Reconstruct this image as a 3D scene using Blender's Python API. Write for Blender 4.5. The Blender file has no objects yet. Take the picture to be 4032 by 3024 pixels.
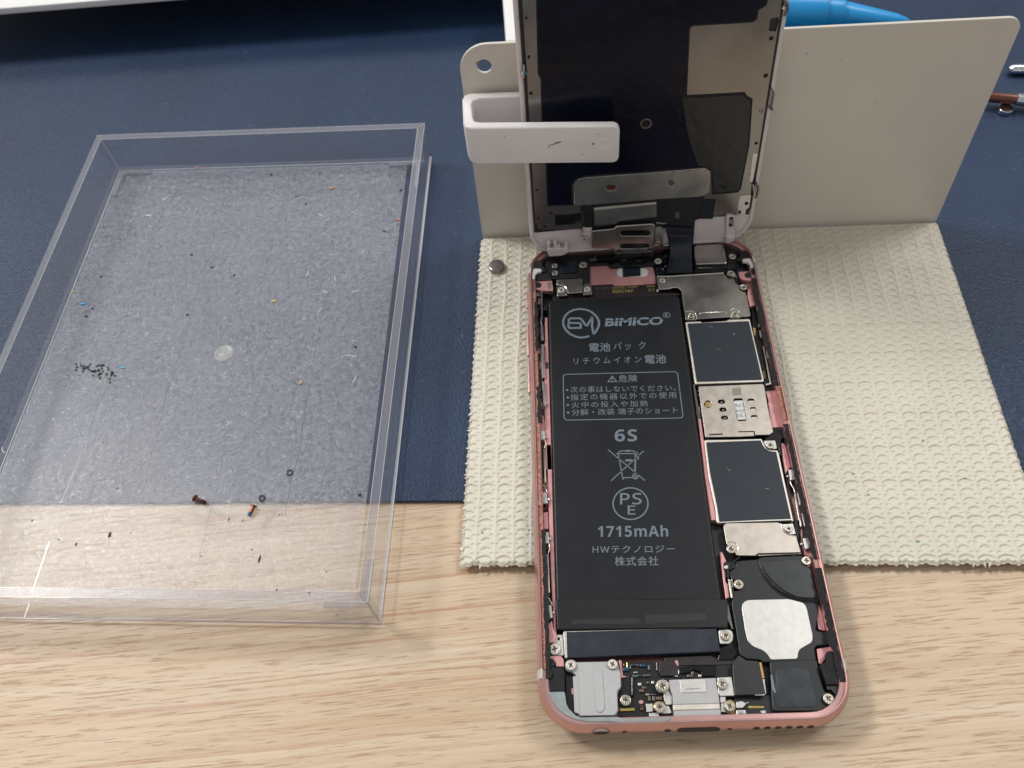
import bpy, bmesh, math, random
import numpy as np
from math import radians as rad, sin, cos, pi
random.seed(5)
rng = np.random.default_rng(5)
sc = bpy.context.scene
MM = 0.001
col = sc.collection

# ------------------------------------------------------------------ camera
CAM_ROT = (0.5869725419418209, 0.07827548591909787, -0.00944264844091274)
CAM_LOC = np.array([8.963013320481679, -37.53247502076703, 196.3491058222439])
CAM_F = 3320.6556893838847            # focal length in pixels of a 4032 px wide picture
cd = bpy.data.cameras.new('camera'); cam = bpy.data.objects.new('camera', cd); col.objects.link(cam)
cam.location = CAM_LOC*MM; cam.rotation_euler = CAM_ROT
cd.sensor_width = 36; cd.lens = CAM_F*36/4032; cd.clip_start = 0.005; cd.clip_end = 20
sc.camera = cam
cd.dof.use_dof = True; cd.dof.focus_distance = 0.205; cd.dof.aperture_fstop = 26

# ------------------------------------------------------------------ room light
w = bpy.data.worlds.new('World'); sc.world = w; w.use_nodes = True
bg = w.node_tree.nodes['Background']
bg.inputs[0].default_value = (1.0, 0.985, 0.975, 1); bg.inputs[1].default_value = 0.35
def area(name, loc, tgt, sx, sy, power, colr):
    l = bpy.data.lights.new(name, 'AREA'); l.shape = 'RECTANGLE'; l.size = sx; l.size_y = sy
    l.energy = power; l.color = colr
    o = bpy.data.objects.new(name, l); col.objects.link(o); o.location = loc
    from mathutils import Vector
    o.rotation_euler = (Vector(tgt)-Vector(loc)).to_track_quat('-Z', 'Y').to_euler()
    return o
area('ceiling_lamp_left', (-1.32, 0.82, 1.75), (0, 0.1, 0), 0.5, 0.28, 21.0, (1.0, 0.985, 0.96))
area('ceiling_lamp_right', (1.05, 0.76, 1.75), (0, 0.1, 0), 0.6, 0.4, 11.0, (1.0, 0.985, 0.96))
area('ceiling_lamp_far', (-0.45, 1.95, 1.75), (0, 0.1, 0), 2.2, 0.45, 12.0, (0.97, 0.98, 1.0))
sc.view_settings.view_transform = 'Standard'; sc.view_settings.look = 'None'
sc.view_settings.exposure = 0.17; sc.view_settings.gamma = 1
sc.render.engine = 'CYCLES'
sc.cycles.use_denoising = True
sc.cycles.max_bounces = 10; sc.cycles.transparent_max_bounces = 24
sc.cycles.caustics_reflective = False; sc.cycles.caustics_refractive = False

# ------------------------------------------------------------------ measuring helpers (mm)
def euler(rx, ry, rz):
    cx, sx, cy, sy, cz, sz = cos(rx), sin(rx), cos(ry), sin(ry), cos(rz), sin(rz)
    X = np.array([[1,0,0],[0,cx,-sx],[0,sx,cx]]); Y = np.array([[cy,0,sy],[0,1,0],[-sy,0,cy]]); Z = np.array([[cz,-sz,0],[sz,cz,0],[0,0,1]])
    return Z@Y@X
CR = euler(*CAM_ROT)
# close-ups of the photograph that were measured: left, top, magnification
ZN = dict(A=(2040,900,4.424), B=(2540,900,4.424), C=(2040,1250,2.7667), D=(2600,1200,3.6867), E=(2700,1600,3.6867),
          F=(2060,1750,2.0733), G=(2120,2420,3.6867), H=(2620,2520,4.424), I=(2820,2000,3.95), J=(2820,2380,3.95),
          K=(2080,600,3.6867), L=(2580,600,4.424), M=(2640,0,3.6867), N=(1960,0,5.53), O=(1800,0,1.58),
          P=(2150,1150,3.0167), Q=(2300,1680,2.7646), R=(1780,900,5.53), S=(2900,0,1.508), T=(0,400,1.185),
          U=(0,1700,1.106), V=(2000,880,1.8433), W=(2050,1650,1.2763), X=(700,1800,4.148), Y=(3800,100,4.1466),
          Z=(0,0,2.011), a=(2060,2600,1.7015), b=(2420,2560,5.53), c=(1780,60,2.6764), px=(0,0,1), d=(3300,1700,3.0164))
class Frame:
    """a thing's own axes: origin o (mm) and rotation R; at() reads measured points onto its plane local z = w"""
    def __init__(s, o=(0,0,0), e=(0,0,0)): s.o = np.array(o, float); s.e = e; s.R = euler(*e)
    def at(s, zone, pts, w=0.0):
        x0, y0, k = ZN[zone]; a = np.array(pts, float).reshape(-1, 2)
        u = x0+a[:,0]/k; v = y0+a[:,1]/k
        d = np.stack([(u-2016)/CAM_F, -(v-1512)/CAM_F, -np.ones(len(u))], 1)@CR.T
        n = s.R[:,2]; o = s.o+n*w
        t = ((o-CAM_LOC)@n)/(d@n)
        P = (CAM_LOC+d*t[:,None]-s.o)@s.R
        return [tuple(p) for p in P[:,:2]]
WORLD = Frame()
def lin(c):
    return tuple((x/12.92 if x <= .04045 else ((x+.055)/1.055)**2.4) for x in [v/255 for v in c])

# ------------------------------------------------------------------ objects
OFF = {}
def thing(name, label, cat, frame=WORLD, group=None):
    o = bpy.data.objects.new(name, None); col.objects.link(o); o.empty_display_size = .01
    o.location = frame.o*MM; o.rotation_euler = frame.e
    o['label'] = label; o['category'] = cat
    if group: o['group'] = group
    OFF[o.name] = np.zeros(3); return o
def tag(o, label=None, cat=None, kind=None, group=None):
    if label: o['label'] = label
    if cat: o['category'] = cat
    if kind: o['kind'] = kind
    if group: o['group'] = group
    return o
def link(name, me, m, parent=None, frame=None, smooth=30):
    """mesh in local mm -> object with its origin in the middle of the piece"""
    n = len(me.vertices); co = np.empty(n*3); me.vertices.foreach_get('co', co); co = co.reshape(-1, 3)
    c = (co.min(0)+co.max(0))/2 if n else np.zeros(3); c[2] = co[:,2].min() if n else 0
    me.vertices.foreach_set('co', ((co-c)*MM).ravel()); me.update()
    if smooth is not None:
        me.shade_smooth(); me.set_sharp_from_angle(angle=rad(smooth))
    if m is not None:
        for x in (m if isinstance(m, (list, tuple)) else [m]): me.materials.append(x)
    o = bpy.data.objects.new(name, me); col.objects.link(o)
    if parent is not None:
        po = OFF[parent.name]; o.parent = parent; o.location = (c-po)*MM; OFF[o.name] = c
    elif frame is not None:
        o.location = (frame.o+frame.R@c)*MM; o.rotation_euler = frame.e; OFF[o.name] = c
    else:
        o.location = c*MM; OFF[o.name] = c
    me.name = o.name
    return o
def frommesh(vs, fs):
    me = bpy.data.meshes.new('m'); me.from_pydata([tuple(v) for v in vs], [], fs); me.update(); return me
_tmp = {}
def curve_mesh(loops, z0, z1, bev=0.0, seg=1):
    cu = bpy.data.curves.new('c', 'CURVE'); cu.dimensions = '2D'; cu.fill_mode = 'BOTH'
    h = (z1-z0)/2; bev = min(bev, h*.95); cu.extrude = max(h-bev, 0); cu.bevel_depth = bev; cu.bevel_resolution = seg; cu.offset = -bev
    for lp in loops:
        s = cu.splines.new('POLY'); s.points.add(len(lp)-1)
        s.points.foreach_set('co', [v for p in lp for v in (p[0], p[1], 0, 1)]); s.use_cyclic_u = True
    o = bpy.data.objects.new('c', cu)
    me = bpy.data.meshes.new_from_object(o)
    bpy.data.objects.remove(o); bpy.data.curves.remove(cu)
    me.transform(__import__('mathutils').Matrix.Translation((0, 0, (z0+z1)/2))); me.materials.clear()
    return me
def rnd(pts, r, n=3):
    """round the corners of a polygon"""
    out = []; N = len(pts)
    for i in range(N):
        p = np.array(pts[i], float); a = np.array(pts[i-1], float); b = np.array(pts[(i+1) % N], float)
        la, lb = np.linalg.norm(a-p), np.linalg.norm(b-p)
        if la < 1e-6 or lb < 1e-6: continue
        t = min(r, la*.45, lb*.45); A = p+(a-p)/la*t; B = p+(b-p)/lb*t
        for k in range(n+1):
            u = k/n; out.append(tuple((1-u)**2*A+2*u*(1-u)*p+u*u*B))
    return out
def circ(c, r, n=20, ry=None):
    ry = ry or r
    return [(c[0]+r*cos(2*pi*k/n), c[1]+ry*sin(2*pi*k/n)) for k in range(n)]
def slot(a, b, r, n=6):
    a = np.array(a); b = np.array(b); d = b-a; t = math.atan2(d[1], d[0]); out = []
    for k in range(n+1): out.append((b[0]+r*cos(t-pi/2+pi*k/n), b[1]+r*sin(t-pi/2+pi*k/n)))
    for k in range(n+1): out.append((a[0]+r*cos(t+pi/2+pi*k/n), a[1]+r*sin(t+pi/2+pi*k/n)))
    return out
def shape(name, loops, z0, z1, m, parent=None, bev=.12, r=0, frame=None, seg=1):
    if not isinstance(loops[0], list): loops = [loops]
    loops = [list(l) for l in loops]
    if r: loops[0] = rnd(loops[0], r)
    return link(name, curve_mesh(loops, z0, z1, bev, seg), m, parent, frame)
def joined(ms):
    vs = []; fs = []
    for me in ms:
        b = len(vs); vs += [tuple(v.co) for v in me.vertices]; fs += [tuple(i+b for i in p.vertices) for p in me.polygons]
        bpy.data.meshes.remove(me)
    return frommesh(vs, fs)
def ribbon(pts, width, closed=False):
    P = [np.array(p, float)[:2] for p in pts]; n = len(P); L = []; Rr = []
    for i in range(n):
        a = P[i-1] if (i > 0 or closed) else None; b = P[(i+1) % n] if (i < n-1 or closed) else None
        d1 = (P[i]-a)/max(np.linalg.norm(P[i]-a), 1e-9) if a is not None else None
        d2 = (b-P[i])/max(np.linalg.norm(b-P[i]), 1e-9) if b is not None else None
        if d1 is None: d1 = d2
        if d2 is None: d2 = d1
        n1 = np.array([-d1[1], d1[0]]); n2 = np.array([-d2[1], d2[0]]); m = n1+n2; q = np.linalg.norm(m)
        m = m/q if q > .2 else n1
        k = min(1/max(m@n1, .4), 2.0)
        L.append(P[i]+m*k*width/2); Rr.append(P[i]-m*k*width/2)
    return L, Rr
def stroke_mesh(pts, width, z, closed=False, th=.02):
    L, Rr = ribbon(pts, width, closed); n = len(L)
    vs = [(*p, z+th) for p in L]+[(*p, z+th) for p in Rr]; fs = []
    for i in range(n if closed else n-1):
        j = (i+1) % n; fs.append((i, n+i, n+j, j))
    return frommesh(vs, fs)
def tube_mesh(pts, r, n=8, cap=True):
    P = [np.array(p, float) for p in pts]; vs = []; fs = []
    rr = r if isinstance(r, (list, tuple)) else [r]*len(P)
    for i, p in enumerate(P):
        d = P[min(i+1, len(P)-1)]-P[max(i-1, 0)]; d = d/np.linalg.norm(d)
        up = np.array([0, 0, 1.]) if abs(d[2]) < .9 else np.array([1., 0, 0])
        a = np.cross(d, up); a /= np.linalg.norm(a); b = np.cross(a, d)
        for k in range(n): vs.append(p+rr[i]*(a*cos(2*pi*k/n)+b*sin(2*pi*k/n)))
    for i in range(len(P)-1):
        for k in range(n): fs.append((i*n+k, (i+1)*n+k, (i+1)*n+(k+1) % n, i*n+(k+1) % n))
    if cap: fs += [tuple(range(n)), tuple(reversed(range((len(P)-1)*n, len(P)*n)))]
    return frommesh(vs, fs)
def lathe_mesh(prof, n=32, c=(0, 0)):
    vs = []; fs = []
    for r, z in prof:
        for k in range(n): vs.append((c[0]+r*cos(2*pi*k/n), c[1]+r*sin(2*pi*k/n), z))
    for i in range(len(prof)-1):
        for k in range(n): fs.append((i*n+k, i*n+(k+1) % n, (i+1)*n+(k+1) % n, (i+1)*n+k))
    fs += [tuple(reversed(range(n))), tuple(range((len(prof)-1)*n, len(prof)*n))]
    return frommesh(vs, fs)
def bar(x0, y0, x1, y1): return [(x0, y0), (x1, y0), (x1, y1), (x0, y1)]
def text_mesh(body, a, b, t, z, bold=0.0, spacing=1.0, th=.02):
    cu = bpy.data.curves.new('t', 'FONT'); cu.body = body; cu.resolution_u = 3; cu.offset = bold; cu.space_character = spacing
    cu.fill_mode = 'FRONT'
    o = bpy.data.objects.new('t', cu); me = bpy.data.meshes.new_from_object(o)
    bpy.data.objects.remove(o); bpy.data.curves.remove(cu); me.materials.clear()
    n = len(me.vertices); co = np.empty(n*3); me.vertices.foreach_get('co', co); co = co.reshape(-1, 3)
    mn, mx = co.min(0), co.max(0); q = (co-mn)/np.maximum(mx-mn, 1e-6)
    a, b, t = map(np.array, (a, b, t)); P = a+q[:,:1]*(b-a)+q[:,1:2]*(t-a)
    me.vertices.foreach_set('co', np.column_stack([P, np.full(n, z+th)]).ravel()); me.update()
    return me

# ------------------------------------------------------------------ materials
def mat(name, c, rough=.5, metal=0.0, var=0.0, vscale=300, bump=0.0, bscale=2000, spec=.5, coat=0.0, c2=None, stretch=(1,1,1), detail=3, rvar=0.0, bdist=.0001):
    m = bpy.data.materials.new(name); m.use_nodes = True; nt = m.node_tree; N = nt.nodes; p = N['Principled BSDF']
    c = lin(c); p.inputs['Base Color'].default_value = (*c, 1); p.inputs['Roughness'].default_value = rough; p.inputs['Metallic'].default_value = metal
    p.inputs['Specular IOR Level'].default_value = spec; p.inputs['Coat Weight'].default_value = coat; p.inputs['Coat Roughness'].default_value = .1
    if var or bump or c2 or rvar:
        tc = N.new('ShaderNodeTexCoord'); mp = N.new('ShaderNodeMapping'); mp.inputs['Scale'].default_value = stretch; nt.links.new(tc.outputs['Object'], mp.inputs[0])
    if var or c2 or rvar:
        n = N.new('ShaderNodeTexNoise'); n.inputs['Scale'].default_value = vscale; n.inputs['Detail'].default_value = detail; nt.links.new(mp.outputs[0], n.inputs[0])
        r = N.new('ShaderNodeValToRGB'); r.color_ramp.elements[0].position = .35; r.color_ramp.elements[1].position = .65
        d = lin([v for v in c2]) if c2 else tuple(min(1, v*(1+var)) for v in c)
        a = c if c2 else tuple(v*(1-var) for v in c)
        r.color_ramp.elements[0].color = (*a, 1); r.color_ramp.elements[1].color = (*d, 1)
        nt.links.new(n.outputs[0], r.inputs[0])
        if var or c2: nt.links.new(r.outputs[0], p.inputs['Base Color'])
        if rvar:
            mr = N.new('ShaderNodeMapRange'); mr.inputs[3].default_value = max(0, rough-rvar); mr.inputs[4].default_value = rough+rvar
            nt.links.new(n.outputs[0], mr.inputs[0]); nt.links.new(mr.outputs[0], p.inputs['Roughness'])
    if bump:
        n2 = N.new('ShaderNodeTexNoise'); n2.inputs['Scale'].default_value = bscale; n2.inputs['Detail'].default_value = 3; nt.links.new(mp.outputs[0], n2.inputs[0])
        b = N.new('ShaderNodeBump'); b.inputs['Strength'].default_value = bump; b.inputs['Distance'].default_value = bdist
        nt.links.new(n2.outputs[0], b.inputs['Height']); nt.links.new(b.outputs[0], p.inputs['Normal'])
    return m
pink = mat('rose_gold_aluminium', (204,162,158), .3, .8, var=.06, vscale=120, bump=.25, bscale=9000, bdist=.00002)
pink_in = mat('rose_gold_inner_aluminium', (216,160,160), .45, .5, var=.07, vscale=260, bump=.2, bscale=4000, bdist=.00003)
steel = mat('nickel_steel_sheet', (188,186,181), .24, .95, var=.08, vscale=160, bump=.35, bscale=70, rvar=.08, bdist=.0006)
steel_b = mat('bright_nickel_sheet', (222,216,206), .42, .75, var=.05, vscale=500, bump=.2, bscale=3000, rvar=.1, bdist=.00003)
steel_d = mat('dark_steel', (120,116,112), .35, .9, var=.1, vscale=600)
champ = mat('champagne_steel', (206,198,184), .28, .9, var=.08, vscale=900)
blackp = mat('black_plastic', (24,27,31), .42, 0, var=.2, vscale=500, bump=.15, bscale=3500, rvar=.12, bdist=.00004)
blackg = mat('black_polyimide_gloss', (16,17,20), .18, 0, var=.3, vscale=600, bump=.5, bscale=700, bdist=.0001)
blackm = mat('black_foam_adhesive', (24,25,28), .75, 0, var=.35, vscale=900, bump=.8, bscale=2500, bdist=.0002)
navyb = mat('blue_black_resin', (16,26,38), .25, 0, var=.3, vscale=900)
pcb = mat('black_circuit_board', (22,23,25), .35, 0, var=.3, vscale=1500, bump=.3, bscale=3000, bdist=.00005)
graph = mat('graphite_pad', (36,45,54), .45, .0, var=.08, vscale=400, bump=.1, bscale=2500, spec=.4, bdist=.00003)
batt = mat('battery_wrap', (19,22,27), .4, 0, var=.06, vscale=150, bump=.3, bscale=55, spec=.38, rvar=.06, bdist=.0007)
tape = mat('battery_tape', (19,22,23), .35, 0, var=.12, vscale=90, bump=.2, bscale=400, bdist=.0001)
tape2 = mat('yellowish_tape_window', (36,37,34), .4, 0, var=.15, vscale=300)
ink = mat('grey_blue_print', (110,123,134), .5, 0)
inkd = mat('dark_print', (95,95,95), .6, 0)
gold_ink = mat('yellow_silk_screen', (176,158,84), .5, 0)
gold_dim = mat('dim_brown_silk_screen', (80,72,48), .5, 0)
gold = mat('gold_contact', (214,188,110), .25, .9)
brownpcb = mat('dark_brown_flex', (38,30,34), .4, 0, var=.2, vscale=700)
brown = mat('brown_recess', (78,40,38), .5, .2, var=.2, vscale=900)
white_pl = mat('white_antenna_plastic', (222,222,220), .45, 0, var=.03, vscale=700)
white_fr = mat('white_display_frame', (218,208,208), .38, 0, var=.03, vscale=300, bump=.05, bscale=2500)
band = mat('antenna_band_plastic', (205,205,200), .5, 0, var=.04, vscale=500)
grey_pl = mat('light_grey_plastic', (186,186,186), .5, 0, var=.03, vscale=500, bump=.08, bscale=3000, bdist=.00003)
grey_in = mat('grey_gasket', (150,158,160), .55, 0, var=.1, vscale=500, bump=.3, bscale=1200, bdist=.0001)
beige_pad = mat('beige_contact_pad', (150,145,128), .4, .5, var=.08, vscale=500)
silver_pad = mat('silver_contact_pad', (190,188,190), .4, .7, var=.06, vscale=700)
copper_adh = mat('copper_brown_adhesive_residue', (208,148,128), .6, .3, c2=(140,84,66), vscale=2600, bump=.8, bscale=4000, bdist=.0001)
navy_sheet = mat('navy_graphite_sheet', (8,13,32), .2, 0, var=.25, vscale=60, bump=.5, bscale=260, spec=.25, rvar=.07, bdist=.00025)
shield = mat('display_shield_plate', (138,136,134), .22, .92, var=.08, vscale=90, bump=.15, bscale=1500, rvar=.08, bdist=.00003)
plate_m = mat('cream_painted_steel', (214,208,197), .35, 0, var=.015, vscale=60, bump=.04, bscale=3000)
clamp_m = mat('pinkish_white_plastic', (240,236,235), .35, 0, c2=(237,232,231), vscale=90, bump=.05, bscale=1500)
stain = mat('brown_stain', (146,126,114), .6, 0, var=.2, vscale=2000)
white_m = mat('white_plastic', (236,235,232), .4, 0, var=.01)
blue_m = mat('cyan_blue_plastic', (30,158,228), .35, 0, var=.03, vscale=100)
copper_m = mat('brown_copper_rod', (112,74,60), .3, .6, var=.15, vscale=600)
chrome = mat('polished_steel', (215,217,222), .14, 1.0)
mag_m = mat('magnet_nickel', (140,132,132), .28, .9, var=.05, vscale=500)
bronze = mat('bronze_screw_metal', (98,66,56), .3, .8, var=.3, vscale=1800)
blue_lock = mat('blue_thread_lock', (60,120,160), .5, 0, var=.2, vscale=2500)
debris_m = mat('black_crumbs', (22,20,20), .7, 0, var=.4, vscale=3000)
rim_m = mat('bright_folded_edge', (235,230,220), .16, .9)
sim_m = mat('satin_nickel', (192,184,174), .4, .8, var=.09, vscale=420, bump=.15, bscale=2500, rvar=.08, bdist=.00003)
steel_lite = mat('connector_silver', (214,212,208), .38, .55, var=.05, vscale=700)

def wood_material():
    m = bpy.data.materials.new('pale_oak_laminate'); m.use_nodes = True; nt = m.node_tree; N = nt.nodes; L = nt.links; p = N['Principled BSDF']
    tc = N.new('ShaderNodeTexCoord')
    mp = N.new('ShaderNodeMapping'); mp.inputs['Rotation'].default_value = (0, 0, rad(-4)); L.new(tc.outputs['Object'], mp.inputs[0])
    # slow sideways wander of the grain
    wn = N.new('ShaderNodeTexNoise'); wn.inputs['Scale'].default_value = 9; wn.inputs['Detail'].default_value = 2; L.new(mp.outputs[0], wn.inputs[0])
    wm = N.new('ShaderNodeVectorMath'); wm.operation = 'MULTIPLY_ADD'; wm.inputs[1].default_value = (0, .005, 0); L.new(wn.outputs['Color'], wm.inputs[0]); L.new(mp.outputs[0], wm.inputs[2])
    def noise(scale, st, det=4, rough=.55):
        q = N.new('ShaderNodeMapping'); q.inputs['Scale'].default_value = st; L.new(wm.outputs[0], q.inputs[0])
        n = N.new('ShaderNodeTexNoise'); n.inputs['Scale'].default_value = scale; n.inputs['Detail'].default_value = det; n.inputs['Roughness'].default_value = rough; L.new(q.outputs[0], n.inputs[0]); return n.outputs[0]
    def ramp(f, *els):
        r = N.new('ShaderNodeValToRGB'); e = r.color_ramp.elements
        e[0].position, e[0].color = els[0][0], (*els[0][1], 1); e[1].position, e[1].color = els[-1][0], (*els[-1][1], 1)
        for pos, c in els[1:-1]:
            k = e.new(pos); k.color = (*c, 1)
        L.new(f, r.inputs[0]); return r.outputs[0]
    def mix(f, a, b, mode='MIX'):
        x = N.new('ShaderNodeMix'); x.data_type = 'RGBA'; x.blend_type = mode
        if isinstance(f, float): x.inputs[0].default_value = f
        else: L.new(f, x.inputs[0])
        L.new(a, x.inputs[6]); 
        if isinstance(b, tuple): x.inputs[7].default_value = (*b, 1)
        else: L.new(b, x.inputs[7])
        return x.outputs[2]
    base = ramp(noise(16, (.45, 14, 1), 4), (.3, lin((207,181,150))), (.5, lin((215,192,162))), (.7, lin((222,203,177))))
    fine = noise(60, (.5, 26, 1), 5, .7)
    f1 = ramp(fine, (.42, (0,0,0)), (.62, (1,1,1)))
    sm = N.new('ShaderNodeMath'); sm.operation = 'MULTIPLY'; sm.inputs[1].default_value = .3; L.new(f1, sm.inputs[0])
    c = mix(sm.outputs[0], base, lin((182,146,110)))
    # darker long figure lines, gathered in bands
    fig = ramp(noise(26, (.34, 40.0, 1), 3, .62), (.54, (0,0,0)), (.62, (1,1,1)))
    bandn = ramp(noise(7, (.5, 2.2, 1), 3), (.38, (.12,.12,.12)), (.6, (1,1,1)))
    mm = N.new('ShaderNodeMath'); mm.operation = 'MULTIPLY'; L.new(fig, mm.inputs[0]); L.new(bandn, mm.inputs[1])
    m2 = N.new('ShaderNodeMath'); m2.operation = 'MULTIPLY'; m2.inputs[1].default_value = .55; L.new(mm.outputs[0], m2.inputs[0])
    c = mix(m2.outputs[0], c, lin((176,124,92)))
    # short dark pores
    por = ramp(noise(150, (.8, 17, 1), 3, .55), (.58, (0,0,0)), (.64, (1,1,1)))
    m3 = N.new('ShaderNodeMath'); m3.operation = 'MULTIPLY'; m3.inputs[1].default_value = .52; L.new(por, m3.inputs[0])
    c = mix(m3.outputs[0], c, lin((150,108,78)))
    L.new(c, p.inputs['Base Color']); p.inputs['Roughness'].default_value = .42
    b = N.new('ShaderNodeBump'); b.inputs['Strength'].default_value = .25; b.inputs['Distance'].default_value = .0002; b.invert = True
    L.new(por, b.inputs['Height']); L.new(b.outputs[0], p.inputs['Normal'])
    return m
def leather_material():
    m = bpy.data.materials.new('navy_leatherette'); m.use_nodes = True; nt = m.node_tree; N = nt.nodes; L = nt.links; p = N['Principled BSDF']
    tc = N.new('ShaderNodeTexCoord')
    v = N.new('ShaderNodeTexVoronoi'); v.feature = 'DISTANCE_TO_EDGE'; v.inputs['Scale'].default_value = 1000; v.inputs['Randomness'].default_value = 1
    nz = N.new('ShaderNodeTexNoise'); nz.inputs['Scale'].default_value = 700; nz.inputs['Detail'].default_value = 3
    L.new(tc.outputs['Object'], nz.inputs[0])
    vm = N.new('ShaderNodeVectorMath'); vm.operation = 'MULTIPLY_ADD'; vm.inputs[1].default_value = (.0012, .0012, 0); L.new(nz.outputs['Color'], vm.inputs[0]); L.new(tc.outputs['Object'], vm.inputs[2]); L.new(vm.outputs[0], v.inputs[0])
    b = N.new('ShaderNodeBump'); b.inputs['Strength'].default_value = .7; b.inputs['Distance'].default_value = .00026; L.new(v.outputs[0], b.inputs['Height']); L.new(b.outputs[0], p.inputs['Normal'])
    n = N.new('ShaderNodeTexNoise'); n.inputs['Scale'].default_value = 22; n.inputs['Detail'].default_value = 6; L.new(tc.outputs['Object'], n.inputs[0])
    r = N.new('ShaderNodeValToRGB'); r.color_ramp.elements[0].position = .3; r.color_ramp.elements[1].position = .75
    r.color_ramp.elements[0].color = (*lin((22,43,72)), 1); r.color_ramp.elements[1].color = (*lin((29,53,85)), 1); L.new(n.outputs[0], r.inputs[0])
    # lint specks
    n2 = N.new('ShaderNodeTexNoise'); n2.inputs['Scale'].default_value = 420; n2.inputs['Detail'].default_value = 1; L.new(tc.outputs['Object'], n2.inputs[0])
    r2 = N.new('ShaderNodeValToRGB'); r2.color_ramp.elements[0].position = .75; r2.color_ramp.elements[1].position = .78; r2.color_ramp.elements[1].color = (.35,.35,.35,1); L.new(n2.outputs[0], r2.inputs[0])
    x = N.new('ShaderNodeMix'); x.data_type = 'RGBA'; L.new(r2.outputs[0], x.inputs[0]); L.new(r.outputs[0], x.inputs[6]); x.inputs[7].default_value = (*lin((90,104,128)), 1)
    L.new(x.outputs[2], p.inputs['Base Color']); p.inputs['Roughness'].default_value = .46; p.inputs['Specular IOR Level'].default_value = .4
    return m
def clear_material(name, haze, tint=(1,1,1), hazec=(.85,.86,.9), rough=.08, fibre=False, lo=.2, hi=.6, refl=1.0):
    """clear sheet: fresnel gloss over see-through with a little white haze"""
    m = bpy.data.materials.new(name); m.use_nodes = True; nt = m.node_tree; N = nt.nodes; L = nt.links; N.remove(N['Principled BSDF'])
    out = N['Material Output']
    tr = N.new('ShaderNodeBsdfTransparent'); tr.inputs[0].default_value = (*tint, 1)
    df = N.new('ShaderNodeBsdfDiffuse'); df.inputs[0].default_value = (*hazec, 1)
    gl = N.new('ShaderNodeBsdfGlossy'); gl.inputs['Roughness'].default_value = rough; gl.inputs[0].default_value = (refl, refl, refl, 1)
    m1 = N.new('ShaderNodeMixShader'); m1.inputs[0].default_value = haze; L.new(tr.outputs[0], m1.inputs[1]); L.new(df.outputs[0], m1.inputs[2])
    lw_ = N.new('ShaderNodeLayerWeight'); lw_.inputs[0].default_value = .5
    pw = N.new('ShaderNodeMath'); pw.operation = 'POWER'; pw.inputs[1].default_value = 5; L.new(lw_.outputs['Facing'], pw.inputs[0])
    fr = N.new('ShaderNodeMath'); fr.operation = 'MULTIPLY_ADD'; fr.inputs[1].default_value = .8; fr.inputs[2].default_value = .04; L.new(pw.outputs[0], fr.inputs[0])
    ge = N.new('ShaderNodeNewGeometry'); ff = N.new('ShaderNodeMath'); ff.operation = 'SUBTRACT'; ff.inputs[0].default_value = 1; L.new(ge.outputs['Backfacing'], ff.inputs[1])
    fg = N.new('ShaderNodeMath'); fg.operation = 'MULTIPLY'; L.new(fr.outputs[0], fg.inputs[0]); L.new(ff.outputs[0], fg.inputs[1]); fr = fg
    m2 = N.new('ShaderNodeMixShader'); L.new(fr.outputs[0], m2.inputs[0]); L.new(m1.outputs[0], m2.inputs[1]); L.new(gl.outputs[0], m2.inputs[2])
    L.new(m2.outputs[0], out.inputs[0])
    if fibre:
        tc = N.new('ShaderNodeTexCoord')
        n = N.new('ShaderNodeTexNoise'); n.inputs['Scale'].default_value = 700; n.inputs['Detail'].default_value = 7; n.inputs['Roughness'].default_value = .78; n.inputs['Distortion'].default_value = .8
        L.new(tc.outputs['Object'], n.inputs[0])
        n2 = N.new('ShaderNodeTexNoise'); n2.inputs['Scale'].default_value = 45; n2.inputs['Detail'].default_value = 4; L.new(tc.outputs['Object'], n2.inputs[0])
        a = N.new('ShaderNodeMath'); a.operation = 'MULTIPLY_ADD'; a.inputs[1].default_value = .12; L.new(n2.outputs[0], a.inputs[0]); L.new(n.outputs[0], a.inputs[2])
        r = N.new('ShaderNodeMapRange'); r.inputs[1].default_value = .46; r.inputs[2].default_value = .72; r.inputs[3].default_value = lo; r.inputs[4].default_value = hi
        L.new(a.outputs[0], r.inputs[0]); L.new(r.outputs[0], m1.inputs[0])
        b = N.new('ShaderNodeBump'); b.inputs['Strength'].default_value = .6; b.inputs['Distance'].default_value = .00018; L.new(n.outputs[0], b.inputs['Height']); L.new(b.outputs[0], gl.inputs['Normal'])
    return m
acrylic = clear_material('clear_acrylic', .05, tint=(.95,.955,.965))
acrylic_floor = clear_material('acrylic_under_film', .03, tint=(.995,.998,1.0), refl=.12, rough=.3)
acrylic_e = clear_material('acrylic_hazed_edge', .2, tint=(.86,.85,.85), hazec=(.62,.61,.66), rough=.25, refl=.45)  # pale haze colour stands in for light on the polished rim
acrylic_joint = clear_material('acrylic_glue_joint', .35, tint=(.8,.8,.82), hazec=(.5,.51,.58), rough=.2)
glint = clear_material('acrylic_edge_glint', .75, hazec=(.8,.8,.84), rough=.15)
film_m = clear_material('frosted_scratched_film', .4, hazec=(.73,.73,.77), rough=.14, fibre=True, lo=.09, hi=.36, refl=.6)
crease_d = clear_material('film_crease', .5, hazec=(.12,.12,.16), rough=.3)
crease_l = clear_material('film_scratch', .55, hazec=(.95,.95,.97), rough=.2)

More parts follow.
